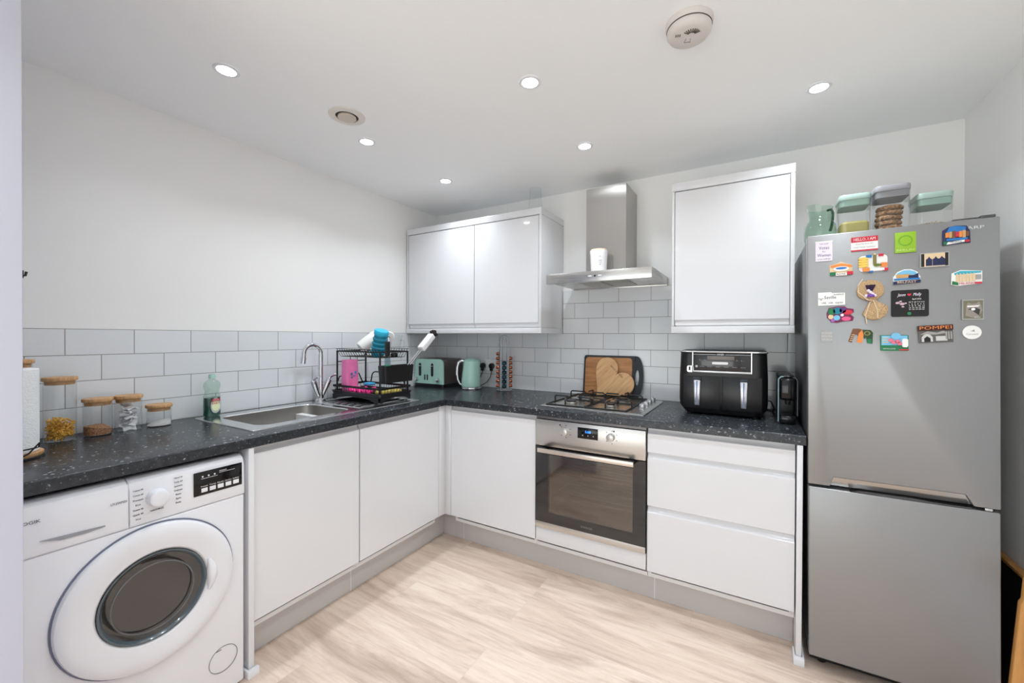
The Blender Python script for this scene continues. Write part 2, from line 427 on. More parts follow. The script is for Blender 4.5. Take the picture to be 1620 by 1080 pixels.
c2 = thing('base_cabinet', 'white gloss handleless base cabinet below the drainer, nearest the inner corner', 'cabinet', (.31,-.97,0), 0, 'white base cabinets')
carcass_x(c2, -1.262, -.69)
door_x(c2, prof_door(.187,.836,.862), -1.260, -.690, FD+.002)

c3 = thing('base_cabinet', 'white gloss handleless corner base cabinet left of the oven', 'cabinet', (.97,-.31,0), 0, 'white base cabinets')
carcass_y(c3, .70, 1.266)
door_y(c3, prof_door(.187,.836,.862), .682, 1.266, -FD)
MB().box(.610, .632, -.686, -.61, .187, .862, .0008).box(.6325, .679, -.630, -.608, .187, .862, .0008).build('corner_post', M_gloss, c3)

c4 = thing('oven_housing', 'white oven housing unit with a blank panel under the oven', 'cabinet', (1.563,-.31,0))
b = MB(); b.box(1.268, 1.2695, -.606, -.03, .15, .863).box(1.8575, 1.859, -.606, -.03, .15, .863).box(1.2695, 1.8575, -.606, -.03, .15, .168)
b.build('carcass', M_carc, c4)
MB().box(1.271, 1.856, -FD, -.608, .187, .262, .0015).build('lower_panel', M_gloss, c4)

c5 = thing('drawer_cabinet', 'white gloss unit of three handleless drawers between oven and fridge', 'cabinet', (2.15,-.31,0))
carcass_y(c5, 1.861, 2.441)
for zb, zf, zt in ((.185,.466,.491), (.495,.720,.742), (.746,.836,.862)):
    door_y(c5, prof_door(zb, zf, zt), 1.862, 2.440, -FD, 'drawer')
MB().box(2.445, 2.464, -.650, -.03, 0, .863, .001).build('end_panel', M_gloss, c5)
fc = MB().prism([(2.436,-.60,0), (2.436,-.668,0), (2.473,-.668,0), (2.473,-.30,0), (2.466,-.30,0), (2.466,-.652,0), (2.444,-.652,0), (2.444,-.60,0)], (0,0,.032), .003)
fc.build('foot_cap', M_white, c5)

pl = thing('plinth', 'grey glossy kickboard along the floor under the base cabinets', 'kickboard', (.6,-.6,0))
MB().box(.520, .535, -1.755, -.527, .001, .149).build('kickboard', M_plinth, pl)
MB().box(.520, 2.444, -.526, -.511, .001, .149).build('kickboard', M_plinth, pl)
for q_ in ((.5351,.5358,-1.24,-1.236), (.700,.704,-.5268,-.5261), (1.875,1.879,-.5268,-.5261)): MB().box(*q_, .002, .149).build('joint_strip', M_white, pl)

# worktop with an opening for the sink bowl
def worktop():
    xs = [.008,.118,.508,.654,2.474]; ys = [-2.38,-1.668,-1.182,-.650,-.008]
    q = bmesh.new(); V = {}
    def v(i, j):
        if (i, j) not in V: V[i, j] = q.verts.new((xs[i], ys[j], H))
        return V[i, j]
    fs = []
    for i in range(4):
        for j in range(4):
            if i == 1 and j == 1: continue
            if i == 3 and j < 3: continue
            fs.append(q.faces.new((v(i,j), v(i+1,j), v(i+1,j+1), v(i,j+1))))
    r = bmesh.ops.extrude_face_region(q, geom=fs)
    bmesh.ops.translate(q, verts=[g for g in r['geom'] if isinstance(g, bmesh.types.BMVert)], vec=(0,0,-.038))
    bmesh.ops.recalc_face_normals(q, faces=q.faces[:])
    es = []
    for e in q.edges:
        a, b = e.verts[0].co, e.verts[1].co
        if abs(a.z-b.z) < 1e-6 and a.z > H-.001:
            if abs(a.x-.654) < 1e-4 and abs(b.x-.654) < 1e-4 and max(a.y,b.y) < -.649: es.append(e)
            if abs(a.y+.650) < 1e-4 and abs(b.y+.650) < 1e-4 and min(a.x,b.x) > .653: es.append(e)
    bmesh.ops.bevel(q, geom=es, offset=.005, segments=3, profile=.5, affect='EDGES')
    mb = MB(); mb._add(q); return mb
wt = thing('worktop', 'black speckled L-shaped laminate worktop running over all the base units', 'worktop', (.6,-.6,H-.038))
worktop().build('slab', M_top, wt)
MB().box(.652, .6548, -.752, -.750, H-.036, H-.002).build('joint', M_black, wt)

# ------------------------------------------------------------------ wall cabinets
def wall_unit(p, x0, x1, doors):
    Y = -.318
    b = MB().box(x0+.018, x1-.018, Y, -.002, 1.346, 2.046)
    b.build('carcass', M_carc, p)
    s = MB().box(x1-.017, x1, -.341, -.002, 1.346, 2.047, .0008); s.build('side_panel', M_gloss, p)
    s = MB().box(x0, x0+.012, -.341, -.002, 1.346, 2.047, .0008); s.build('side_panel', M_gloss, p)
    MB().box(x0-.001, x1+.001, -.343, -.002, 2.048, 2.090, .001).build('top_trim', M_gloss, p)
    MB().box(x0-.001, x1+.001, -.343, -.002, 1.310, 1.345, .001).build('bottom_trim', M_gloss, p)
    for a, c in doors:
        MB().prism([(a, -.341+T_-d, z) for d, z in prof_wall(1.349, 1.377, 2.043)], (c-a, 0, 0)).build('door', M_gloss, p)
u1 = thing('wall_cabinet', 'wide white wall cabinet with two doors, left of the extractor', 'cabinet', (.58,-.17,1.31))
wall_unit(u1, .012, 1.149, ((.031,.6365), (.6415,1.1295)))
u2 = thing('wall_cabinet', 'square white wall cabinet with one door, right of the extractor', 'cabinet', (2.185,-.17,1.31))
wall_unit(u2, 1.917, 2.453, ((1.932,2.4335),))

# ------------------------------------------------------------------ sink and tap
sk = thing('sink', 'stainless steel inset sink with one long bowl and ribbed drainer', 'sink', (.3,-1.24,H))
zt = H+.004
n = 6
outer = rrect(.056,.552,-1.715,-.765,H+.0005,.012,n); outer2 = rrect(.057,.551,-1.714,-.766,zt,.012,n); o3 = rrect(.066,.542,-1.705,-.775,zt+.001,.010,n)
hole = rrect(.130,.497,-1.655,-1.195,zt+.001,.055,n); h2 = rrect(.133,.494,-1.652,-1.198,zt-.004,.054,n); h3 = rrect(.140,.487,-1.645,-1.205,.78,.052,n); h4 = rrect(.165,.462,-1.62,-1.23,.752,.04,n); h5 = rrect(.29,.33,-1.45,-1.40,.748,.015,n)
MB().loft([outer, outer2, o3, hole, h2], cap0=False, cap1=False).build('rim', mat('bright sink rim', (214,216,217), .2, 1.), sk, angle=50)
MB().loft([h2, h3, h4, h5], cap0=False).build('bowl', M_sink, sk, angle=50)
b = MB()
for x in (.15,.205,.26,.315,.37,.425,.48): b.tube([(x,-1.135,zt+.001), (x,-1.12,zt+.0035), (x,-.815,zt+.0035), (x,-.80,zt+.001)], .0035, 8)
b.tube([(.135,-1.15,zt+.001),(.495,-1.15,zt+.001)], .0025, 8)
b.build('drainer_ribs', MATS['bright sink rim'], sk)
MB().cyl((.31,-1.425,.7485),(.31,-1.425,.7515),.035,b=.001).build('waste', M_chrome, sk)
b = MB()
for k in range(4): b.box(.300+k*.011,.306+k*.011,-1.2085,-1.2065,.845,.866)
b.build('overflow_slots', M_black, sk)

tp = thing('mixer_tap', 'chrome swan-neck kitchen mixer tap with two lever handles', 'tap', (.085,-1.10,H+.004))
b = MB().lathe([(0,0),(.030,0),(.030,.006),(.024,.012),(.018,.016),(.018,.03),(0,.03)], (.085,-1.10,H+.0052))
b.build('base', M_chrome, tp)
b = MB(); b.tube([(.085,-1.10,.93),(.085,-1.10,1.175)] + [(.085, y, z) for _, y, z in arc((.085,-1.151,1.185), .052, 0, PI*.93, 14)] + [(.085,-1.207,1.145)], [.0135]*2+[.0118]*15+[.0118], 16)
b.cyl((.085,-1.2045,1.165),(.085,-1.2085,1.130),.0140,.0145)
b.build('spout', M_chrome, tp)
for sgn in (-1, 1):
    a = MB().tube([(.085,-1.10+sgn*.006,.925),(.085,-1.10+sgn*.024,.965),(.088,-1.10+sgn*.040,1.005),(.089,-1.10+sgn*.046,1.018)], [.009,.013,.0165,.017], 16)
    a.ball((.089,-1.10+sgn*.048,1.022), .0175, 1,1,.8)
    arm = a.build('valve', M_chrome, tp)
    if sgn > 0: MB().tube([(.089,-1.050,1.028),(.088,-1.035,1.043),(.086,-1.012,1.052),(.085,-.996,1.055)], [.008,.0065,.006,.0075], 12).build('lever', M_chrome, arm)
    else: MB().tube([(.089,-1.15,1.03),(.110,-1.152,1.045),(.138,-1.150,1.056)], [.008,.0065,.0075], 12).build('lever', M_chrome, arm)

# washing up liquid
so = thing('washing_up_liquid', 'half-full bottle of dark green washing-up liquid on the sink edge', 'bottle', (.085,-1.655,H+.006), .25)
def bsec(w, d, z, n=24):
    return [(w*math.copysign(abs(math.cos(2*PI*i/n))**.8, math.cos(2*PI*i/n)), 0, z) if False else (d*math.copysign(abs(math.cos(2*PI*i/n))**.8, math.cos(2*PI*i/n)), w*math.copysign(abs(math.sin(2*PI*i/n))**.8, math.sin(2*PI*i/n)), z) for i in range(n)]
P_ = [(.034,.022,0),(.036,.024,.006),(.0365,.024,.05),(.035,.023,.095),(.031,.021,.108),(.029,.020,.118),(.033,.022,.132),(.036,.023,.145),(.033,.021,.158),(.020,.015,.168),(.012,.012,.172),(.012,.012,.178)]
MB().loft([bsec(w, d, z) for w, d, z in P_]).build('bottle', G_soap, so, world=False)
MB().loft([bsec(w*.95, d*.93, z+.001) for w, d, z in P_[:3]] + [bsec(.0335,.0215,.088)]).build('liquid', M_soap, so, world=False)
MB().lathe([(0,.179),(.0135,.179),(.0135,.186),(.0125,.196),(.009,.197),(0,.197)]).build('cap', M_teal, so, world=False)
lab = MB().use(mat('silver label', (200,208,204), .3, .3))
lab.prism([(.0242, .026*math.cos(a)*.95, .052+.036*math.sin(a)) for a in [2*PI*i/24 for i in range(24)]], (.0008,0,0))
lab.use(mat('cream label', (226,236,190), .5)).prism([(.0251, .019*math.cos(a), .050+.024*math.sin(a)) for a in [2*PI*i/20 for i in range(20)]], (.0006,0,0))
lab.use(mat('label red', (190,40,60), .5)).box(.0251,.026,-.019,.019,.071,.083)
lab.text('FAIRY', .014, Tr(.0258,0,.062) @ FX, .034)
lab.use(M_white).text('ORIGINAL', .006, Tr(.0263,0,.077) @ FX, .030)
lab.build('label', None, so, world=False)

# ------------------------------------------------------------------ washing machine
wm = thing('washing_machine', 'white front-loading washing machine under the worktop end', 'washing machine', (.35,-2.087,0))
Y0, Y1 = -2.378, -1.797
MB().box(.06, .652, Y0, Y1, .012, .835, .008).build('body', M_white, wm)
MB().box(.640, .660, Y0, Y1, .012, .702, .006, 3).build('front_panel', M_white, wm)
pf = [(.60,.704),(.661,.704),(.663,.712),(.659,.815),(.652,.835),(.632,.848),(.60,.848)]
MB().prism([(x, -2.117, z) for x, z in pf], (0, -1.797+2.117, 0), .002).build('control_panel', M_white, wm)
d = MB().prism([(x+.001, Y0, z) for x, z in pf], (0, -2.120-Y0, 0), .002).build('detergent_drawer', M_white, wm)
MB().prism([(.6665,-2.298,.742),(.6665,-2.26,.730),(.6665,-2.215,.729),(.6665,-2.172,.732),(.6665,-2.172,.735),(.6665,-2.215,.738)], (-.004,0,0)).build('grip', mat('grey recess', (150,152,156), .5), d)
kb = MB().cyl((.660,-2.053,.778),(.690,-2.053,.778),.0275,.025,32,b=.003); kb.ball((.690,-2.053,.778),.0245,.14,1,1)
kb.build('dial', M_white, wm)
MB().box(.6605, .6645, -1.955, -1.806, .742, .822, .001).build('display', M_blackg, wm)
b = MB()
for k in range(5): b.box(.6642,.6665,-1.934+k*.0245,-1.9155+k*.0245,.7515,.7655,.0008)
b.build('touch_button', M_white, wm)
b = MB()
for k, t in enumerate(('Prewash','Temp','Spin','Extra Rinse','Start/Pause')): b.text(t, .006, Tr(.6648,-1.9248+k*.0245,.7715) @ FX, .020)
for k in range(3): b.cyl((.664,-1.930+k*.018,.805),(.6652,-1.930+k*.018,.805),.0028,n=10)
b.box(.664,.665,-1.934,-1.885,.7975,.7985).box(.664,.665,-1.880,-1.830,.8055,.8065).text('REMAINING', .005, Tr(.6648,-1.868,.811) @ FX, .022)
b.build('display_marks', M_white2, wm)
b = MB().use(M_dark)
L_ = ['Cotton 90','Cotton 60','Prewash','Eco','Cotton 40','Quick 30','Wool']
for k, t in enumerate(L_): b.text(t, .0075, Tr(.6628,-2.098,.812-.0148*k) @ FX, .024 if len(t) > 4 else .012)
for k, t in enumerate(('Mixed 40','Daily 60','Synthetic','Delicate','Rinse','Spin','Duvet')): b.text(t, .0075, Tr(.6628,-1.997,.822-.0135*k) @ FX, .022 if len(t) > 5 else .014)
b.text('WASHING', .008, Tr(.6632,-2.053,.738) @ FX, .034)
b.text('L712WM20', .009, Tr(.6645,-2.142,.789) @ FX, .036)
b.text('LOGIK', .012, Tr(.6652,-2.3145,.797) @ FX, .037)
b.build('lettering', None, wm)
cy, cz = -2.060, .474
dr = MB().lathe([(.134,.0),(.136,.014),(.142,.020),(.165,.024),(.185,.026),(.205,.025),(.216,.019),(.219,.010),(.219,.0)], (0,0,0), 72, T=Tr(.6605,cy,cz) @ Matrix.Rotation(PI/2,4,'Y')).build('door', M_white, wm)
MB().lathe([(.218,.0),(.2235,.0),(.2235,.004),(.218,.004)], (0,0,0), 72, T=Tr(.660,cy,cz) @ Matrix.Rotation(PI/2,4,'Y')).build('door_gap_shade', mat('blue grey gap shade', (112,116,136), .4), wm)  # shade of the gap round the door, modelled as a blue-grey ring
MB().lathe([(.136,.012),(.128,.010),(.120,.004),(.100,.003),(.0,.001)], (0,0,0), 56, T=Tr(.6655,cy,cz) @ Matrix.Rotation(PI/2,4,'Y')).build('porthole', mat('dark porthole glass', (58,57,56), .10, .15, coat=1.), dr)
MB().lathe([(.135,.013),(.130,.0125),(.124,.006),(.121,.001)], (0,0,0), 56, T=Tr(.6665,cy,cz) @ Matrix.Rotation(PI/2,4,'Y')).build('inner_ring', mat('slate glass ring', (74,88,96), .2, coat=.6), dr)
MB().tube([(.679, cy+.102*math.cos(a)-.004, cz+.102*math.sin(a)) for a in [2*PI*i/48 for i in range(48)]], .0022, 6, True).build('glass_edge', mat('grey glass edge', (96,97,98), .15, coat=.5), dr)
hp = [(.683, cy+.150*math.cos(a)+.0, cz+.150*math.sin(a)) for a in [(-.36+.72*i/14) for i in range(15)]]
MB().tube(hp, [.004+.011*math.sin(PI*i/14) for i in range(15)], 12).build('door_handle', M_white, dr)
MB().lathe([(.044,.0),(.0455,.0),(.0455,.0015),(.044,.0015)], (0,0,0), 40, T=Tr(.660,-1.865,.135) @ Matrix.Rotation(PI/2,4,'Y')).box(.66,.6612,-1.888,-1.872,.1705,.173).build('filter_cover', M_grey, wm)

# ------------------------------------------------------------------ oven
ov = thing('built_in_oven', 'stainless steel and black glass built-in oven below the hob', 'oven', (1.563,-.33,.265))
b = MB().box(1.274, 1.2745, -.60, -.08, .27, .845).box(1.852, 1.8525, -.60, -.08, .27, .845).box(1.274, 1.8525, -.09, -.08, .27, .845).box(1.274,1.8525,-.60,-.08,.27,.275).box(1.274,1.8525,-.60,-.08,.72,.845)
b.box(1.34,1.345,-.60,-.13,.34,.66).box(1.800,1.805,-.60,-.13,.34,.66).box(1.34,1.805,-.135,-.13,.34,.66).box(1.34,1.805,-.60,-.13,.335,.34).box(1.34,1.805,-.60,-.13,.66,.665)
b.build('cavity', mat('grey oven enamel', (206,196,182), .35), ov)
b = MB()
for z in (.425,.555):
    for k in range(9): b.tube([(1.3455,-.57+k*.045,z),(1.7995,-.57+k*.045,z)], .0016, 6)
    b.tube([(1.346,-.585,z),(1.799,-.585,z)], .0035, 8).tube([(1.348,-.585,z),(1.348,-.15,z)], .0025, 6).tube([(1.797,-.585,z),(1.797,-.15,z)], .0025, 6)
b.build('wire_shelf', mat('warm chrome wire', (226,208,180), .2, 1.), ov)
MB().box(1.272, 1.855, -.640, -.606, .706, .846, .0015).build('control_panel', M_ovst, ov)
MB().box(1.272, 1.855, -.626, -.606, .848, .8635).build('top_strip', mat('dark steel trim', (120,118,118), .35, 1.), ov)
g = MB()
q = [(1.272,1.349,.298,.702),(1.796,1.855,.298,.702),(1.349,1.796,.298,.352),(1.349,1.796,.662,.702)]
for a, c, z0, z1 in q: g.box(a, c, -.640, -.622, z0, z1)
od = g.build('door', mat('black oven glass', (16,16,18), .05, coat=1.), ov)
MB().box(1.349,1.796,-.6395,-.634,.352,.662).build('window', G_oven, od)
MB().box(1.272,1.855,-.6405,-.622,.266,.2975,.001).build('bottom_trim', M_ovst, od)
MB().box(1.307,1.810,-.690,-.682,.682,.704,.0015).build('handle', mat('satin handle', (226,216,206), .28, 1.), od)
for x in (1.312,1.777): MB().box(x,x+.028,-.682,-.640,.684,.700).build('handle_bracket', M_black, od)
for x in (1.446, 1.689):
    k = MB().cyl((x,-.6395,.797),(x,-.665,.797),.0195,.0185,28,b=.002)
    k.build('knob', mat('satin knob', (206,204,202), .3, .9), ov)
MB().box(1.514,1.622,-.6415,-.6395,.772,.828,.0005).build('display', M_blackg, ov)
b = MB().use(mat('blue digits', (60,140,255), .5, emit=(60,140,255), es=2.2)).text('5:08', .017, Tr(1.570,-.6418,.807) @ FY, .030)
b.use(M_white2)
for x in (1.542,1.570,1.598): b.cyl((x,-.641,.789),(x,-.6422,.789),.0022,n=10)
b.build('clock_digits', None, ov)
b = MB().use(M_dark)
for x, s in ((1.446,-1),(1.689,1)):
    b.cyl((x+s*.022-.008,-.6398,.827),(x+s*.022-.008,-.6408,.827),.0042,n=12)
    for k in range(6):
        a = -PI*.75 + k*PI*.3; b.box(x+.031*math.cos(a)-.002, x+.031*math.cos(a)+.002, -.6408, -.6398, .797+.031*math.sin(a)-.002, .797+.031*math.sin(a)+.002)
b.build('dial_marks', None, ov); b = MB().use(M_grey).text('ZANUSSI', .014, Tr(1.563,-.6405,.322) @ FY, .062)
b.build('lettering', None, ov)

# ------------------------------------------------------------------ hob
hb = thing('gas_hob', 'stainless steel four-burner gas hob with black pan supports', 'hob', (1.547,-.325,H))
MB().loft([rrect(1.264,1.831,-.574,-.078,H+.0004,.008), rrect(1.264,1.831,-.574,-.078,H+.005,.008), rrect(1.270,1.825,-.568,-.084,H+.009,.006), rrect(1.285,1.810,-.553,-.099,H+.0085,.006)]).build('hob_plate', M_steel, hb)
BR = [(1.395,-.440,.036),(1.625,-.440,.026),(1.400,-.205,.026),(1.620,-.205,.046)]
for x, y, r in BR:
    bu = MB().cyl((x,y,H+.009),(x,y,H+.020),r,r*.95,28,b=.002).build('burner', mat('burner aluminium', (176,174,168), .35, .9), hb)
    MB().cyl((x,y,H+.0205),(x,y,H+.027),r*.82,r*.78,28,b=.002).build('burner_cap', M_black, bu)
for x0, x1 in ((1.295,1.512),(1.520,1.737)):
    b = MB(); z0, z1 = H+.013, H+.047
    b.tube([(x0,-.555,z0),(x1,-.555,z0),(x1,-.095,z0),(x0,-.095,z0)], .0042, 8, True)
    xm = (x0+x1)/2
    for yb in (-.440,-.205):
        for (dx, dy) in ((1,0),(-1,0),(0,1),(0,-1)):
            if dx: 
                e = x0 if dx < 0 else x1; b.tube([(e,yb,z0),(e,yb,z1-.006),(e-dx*.008,yb,z1),(xm+dx*.030,yb,z1)], .0042, 8)
            else:
                e = yb+dy*.105; b.tube([(xm,e,z0),(xm,e,z1-.006),(xm,e-dy*.008,z1),(xm,yb+dy*.030,z1)], .0042, 8)
    b.tube([(x0,-.322,z0),(x1,-.322,z0)], .0042, 8)
    b.tube([(x0+.01,-.545,H+.0092),(x0+.01,-.545,z0)], .004, 8).tube([(x1-.01,-.105,H+.0092),(x1-.01,-.105,z0)], .004, 8)
    b.build('pan_support', mat('black cast iron', (26,25,25), .45), hb)
for y in (-.375,-.285,-.200,-.115):
    k = MB().cyl((1.776,y,H+.0085),(1.776,y,H+.028),.0175,.015,24,b=.002).box(1.7735,1.7785,y-.0155,y+.0155,H+.020,H+.0335,.0015)
    k.build('knob', mat('satin silver knob', (206,207,210), .25, .7), hb)
    
# ------------------------------------------------------------------ extractor hood
hd = thing('extractor_hood', 'brushed steel chimney extractor hood above the hob', 'extractor hood', (1.54,-.22,1.595))
b = MB(); x0, x1, y0 = 1.238, 1.838, -.450
b.prism([(x0,y0,1.594),(x0,y0,1.651),(x0,-.002,1.651),(x0,-.002,1.600),(x0,-.03,1.600),(x0,-.03,1.606),(x0,y0+.03,1.606),(x0,y0+.03,1.594)], (x1-x0,0,0), .001)
b.build('canopy', M_steel, hd)
MB().box(1.408,1.649,-.250,-.002,1.6515,2.178).build('flue', M_steelv, hd)
MB().box(1.400,1.535,-.36,-.10,1.6015,1.6055,.001).box(1.545,1.680,-.36,-.10,1.6015,1.6055,.001).build('grease_filter', mat('filter mesh', (170,168,160), .4, .9), hd)
for x in (1.325,1.752):
    l = MB().lathe([(0,0),(.028,0),(.032,.002),(.032,.007),(0,.007)], (x,-.385,1.5975)).build('hood_lamp', mat('lamp lens', (225,225,220), .2), hd)
for x in (1.496,1.553): MB().box(x,x+.021,-.4545,-.450,1.620,1.627,.001).build('button', M_white, hd)
MB().box(1.530,1.539,-.4545,-.450,1.619,1.628,.001).build('indicator', M_blackg, hd)

# ------------------------------------------------------------------ ceiling fittings
M_bulb = mat('spotlight lens', (255,255,255), .4, emit=(245,250,255), es=40.)
sp0 = None
SPOTS = [(.583,-1.82,'recessed ceiling spotlight, the largest at upper left, near the partition'),
         (.580,-1.181,'recessed ceiling spotlight just beyond the round air valve, over the sink'),
         (.586,-.577,'small recessed ceiling spotlight nearest the inner room corner'),
         (1.533,-1.198,'recessed ceiling spotlight in the middle of the ceiling'),
         (1.526,-.591,'recessed ceiling spotlight in front of the extractor hood'),
         (2.510,-.606,'recessed ceiling spotlight above the fridge side of the kitchen')]
for i in range(3):  # added out-of-view lamps, carrying on the grid for more even light
    for k in range(5):
        x, y = (.583,1.53,2.51)[i], (-.59,-1.2,-1.82,-2.9,-3.8)[k]
        if (i, k) in ((0,0),(0,1),(0,2),(1,0),(1,1),(2,0)): continue
        SPOTS.append((x, y, 'unseen recessed ceiling spotlight, added for light, over the room behind the picture'))
for x, y, lb in SPOTS:
    if sp0 is None:
        s = sp0 = thing('ceiling_spotlight', lb, 'spotlight', (x,y,CE), 0, 'recessed ceiling spotlights')
        MB().lathe([(.030,-.001),(.031,-.004),(.040,-.0045),(.0435,-.002),(.0435,-.0002)], n=40).build('bezel', M_white, s, world=False)
        MB().lathe([(0,-.0028),(.0295,-.0028),(.030,-.0008)], n=32).build('lens', M_bulb, s, world=False)
    else: s = dup(sp0, (x,y,CE), lb)
    la = bpy.data.lights.new('spot lamp', 'AREA'); la.shape = 'DISK'; la.size = .056; la.energy = LAMP_W; la.spread = math.radians(128); la.color = (.885,.945,1.)
    lo = bpy.data.objects.new('lamp', la); COL.objects.link(lo); lo.location = (0,0,-.012); lo.parent = s

vt = thing('air_valve', 'round cream ceiling ventilation valve between two spotlights', 'ceiling vent', (.701,-1.389,CE))
MB().lathe([(.048,-.001),(.049,-.006),(.060,-.007),(.076,-.004),(.078,-.0003)], n=48).build('ring', mat('cream valve', (224,220,212), .45), vt, world=False)
MB().lathe([(0,-.0006),(.049,-.0006)], n=40).build('throat', mat('dark vent throat', (70,66,60), .8), vt, world=False)
MB().lathe([(0,-.014),(.036,-.013),(.0395,-.009),(.038,-.003),(.01,-.0015)], n=40).build('disc', mat('beige valve disc', (206,196,184), .5), vt, world=False)

al = thing('smoke_alarm', 'round off-white smoke alarm on the ceiling', 'smoke alarm', (2.111,-1.213,CE), .35)
MB().lathe([(.070,-.0003),(.070,-.010),(.068,-.018),(.0665,-.0185),(0,-.0185)], n=48).build('base', mat('alarm white', (216,210,205), .5), al, world=False)
MB().lathe([(.0645,-.0186),(.0655,-.021),(.066,-.030),(.060,-.040),(.050,-.0445),(.0,-.046)], n=48).build('cover', MATS['alarm white'], al, world=False)
MB().lathe([(.0650,-.0187),(.0668,-.0187),(.0668,-.0208),(.0650,-.0208)], n=48).build('groove', mat('dark slit', (78,70,68), .7), al, world=False)
b = MB()
for k in range(9):
    a = -PI*.85 + k*PI*.7/8; b.box(.010,.026,-.0012,.0012,-.0468,-.0452, T=Tr(.004,-.012,0) @ Matrix.Rotation(a,4,'Z'))
for k in range(3): b.box(-.043+k*.006,-.0405+k*.006,-.018,-.008,-.0462,-.0435)
b.tube([(-.008,.004,-.0458),(-.011,.020,-.0458),(.008,.020,-.0458),(.005,.004,-.0458)], .0007, 5)
b.build('sounder_slots', mat('alarm slot', (96,88,80), .7), al, world=False)
# ------------------------------------------------------------------ fridge freezer (leans very slightly)
fz = thing('fridge_freezer', 'tall silver fridge freezer covered in souvenir magnets', 'fridge', (2.745,-.33,.004), rot=(0,-.0098,0))
FYF = -.335     # local front plane of the doors
MB().box(-.255,.255,-.283,.29,.035,1.672,.004).build('body', M_fside, fz, world=False)
def fdoor(z0, z1, name):
    return MB().box(-.258,.258,FYF,-.288,z0,z1,.006,3)
pts = [(-.258,.722),(-.258,1.680),(.258,1.680),(.258,.722),(.196,.722),(.176,.758),(-.180,.758),(-.190,.722)]
ft = MB().prism([(x, FYF, z) for x, z in pts], (0,.047,0), .004).build('fridge_door', M_silver, fz, world=False)
MB().box(-.256,.256,-.288,-.283,.725,1.676).build('door_gasket', M_black, ft, world=False)
MB().prism([(-.189,FYF+.020,.7222),(-.179,FYF+.004,.7575),(.175,FYF+.004,.7575),(.195,FYF+.020,.7222)], (0,.004,0)).build('recessed_handle', mat('polished recess', (196,194,190), .18, .95), ft, world=False)
fb = fdoor(.056, .712, '').build('freezer_door', M_silver, fz, world=False)
MB().box(-.256,.256,-.288,-.283,.06,.708).build('door_gasket', M_black, fb, world=False)
MB().prism([(-.13,FYF+.001,.7125),(-.10,FYF+.001,.719),(.05,FYF+.001,.7195),(.09,FYF+.001,.7165),(.19,FYF+.001,.7165),(.19,FYF+.001,.7125)], (0,.03,0)).build('handle_lip', mat('dark chrome lip', (92,92,94), .2, .8), fb, world=False)
MB().box(.215,.250,FYF+.006,-.29,1.681,1.690,.002).box(.16,.25,-.290,-.20,1.681,1.694,.003).build('hinge_cover', M_fside, fz, world=False)
MB().box(.222,.240,FYF+.004,FYF+.02,.713,.721,.001).build('hinge', M_chrome, fz, world=False)
MB().box(-.250,.250,-.275,.27,.012,.0345).build('base_grille', M_black, fz, world=False)
for x in (-.21,.21): MB().cyl((x,-.25,-.003),(x,-.25,.02),.016).build('foot', M_black, fz, world=False)
MB().text('SHARP', .015, Tr(.187,FYF-.0004,1.6505) @ FY, .068).build('lettering', mat('pale logo', (214,216,218), .3, .3), ft, world=False)

# magnets: local frame with x right, z up, -y outwards, fixed on the fridge door plane
FP = -.6655
def mg(name, label, x, z, rot=0.):
    t = thing(name, label, 'fridge magnet', (x + (z-1.45)*-.0, FP, z), group='souvenir magnets on the fridge door', rot=(0, rot-.0098, 0)); return t
def slab(t, name, pts, m, d0=0, d1=.004, b=0):
    return MB().prism([(x, -d0, z) for x, z in pts], (0, -(d1-d0), 0), b).build(name, m, t, world=False)
def rect(w, h, cx=0, cz=0): return [(cx-w/2,cz-h/2),(cx+w/2,cz-h/2),(cx+w/2,cz+h/2),(cx-w/2,cz+h/2)]
def rr2(w, h, r, cx=0, cz=0, n=4): return [(cx+p[0], cz+p[1]) for p in rrect(-w/2,w/2,-h/2,h/2,0,r,n)]
def ell(w, h, cx=0, cz=0, n=24): return [(cx+w/2*math.cos(2*PI*i/n), cz+h/2*math.sin(2*PI*i/n)) for i in range(n)]
def words(t, lst, m, d=.0042, name='lettering'):
    b = MB()
    for s, size, x, z, w in lst: b.text(s, size, Tr(x,-d,z) @ FY, w, .0002)
    return b.build(name, m, t, world=False)
K = lambda n, c, r=.4: mat(n, c, r)
c_white, c_red, c_blue, c_green, c_cream = K('print white',(240,240,238)), K('print red',(206,44,66)), K('print blue',(40,120,190)), K('print green',(30,120,74)), K('print cream',(226,200,160))
c_navy, c_black, c_purple, c_lime, c_lilac = K('print navy',(30,40,80)), K('print black',(28,28,30)), K('print purple',(84,52,120)), K('print lime',(146,190,44)), K('print lilac',(236,228,240))
c_tan, c_lblue, c_brown, c_orange, c_stone, c_yel = K('print tan',(206,160,104)), K('print light blue',(120,190,226)), K('print brown',(120,76,52)), K('print orange',(232,140,70)), K('print stone',(160,158,154)), K('print yellow',(240,200,90))

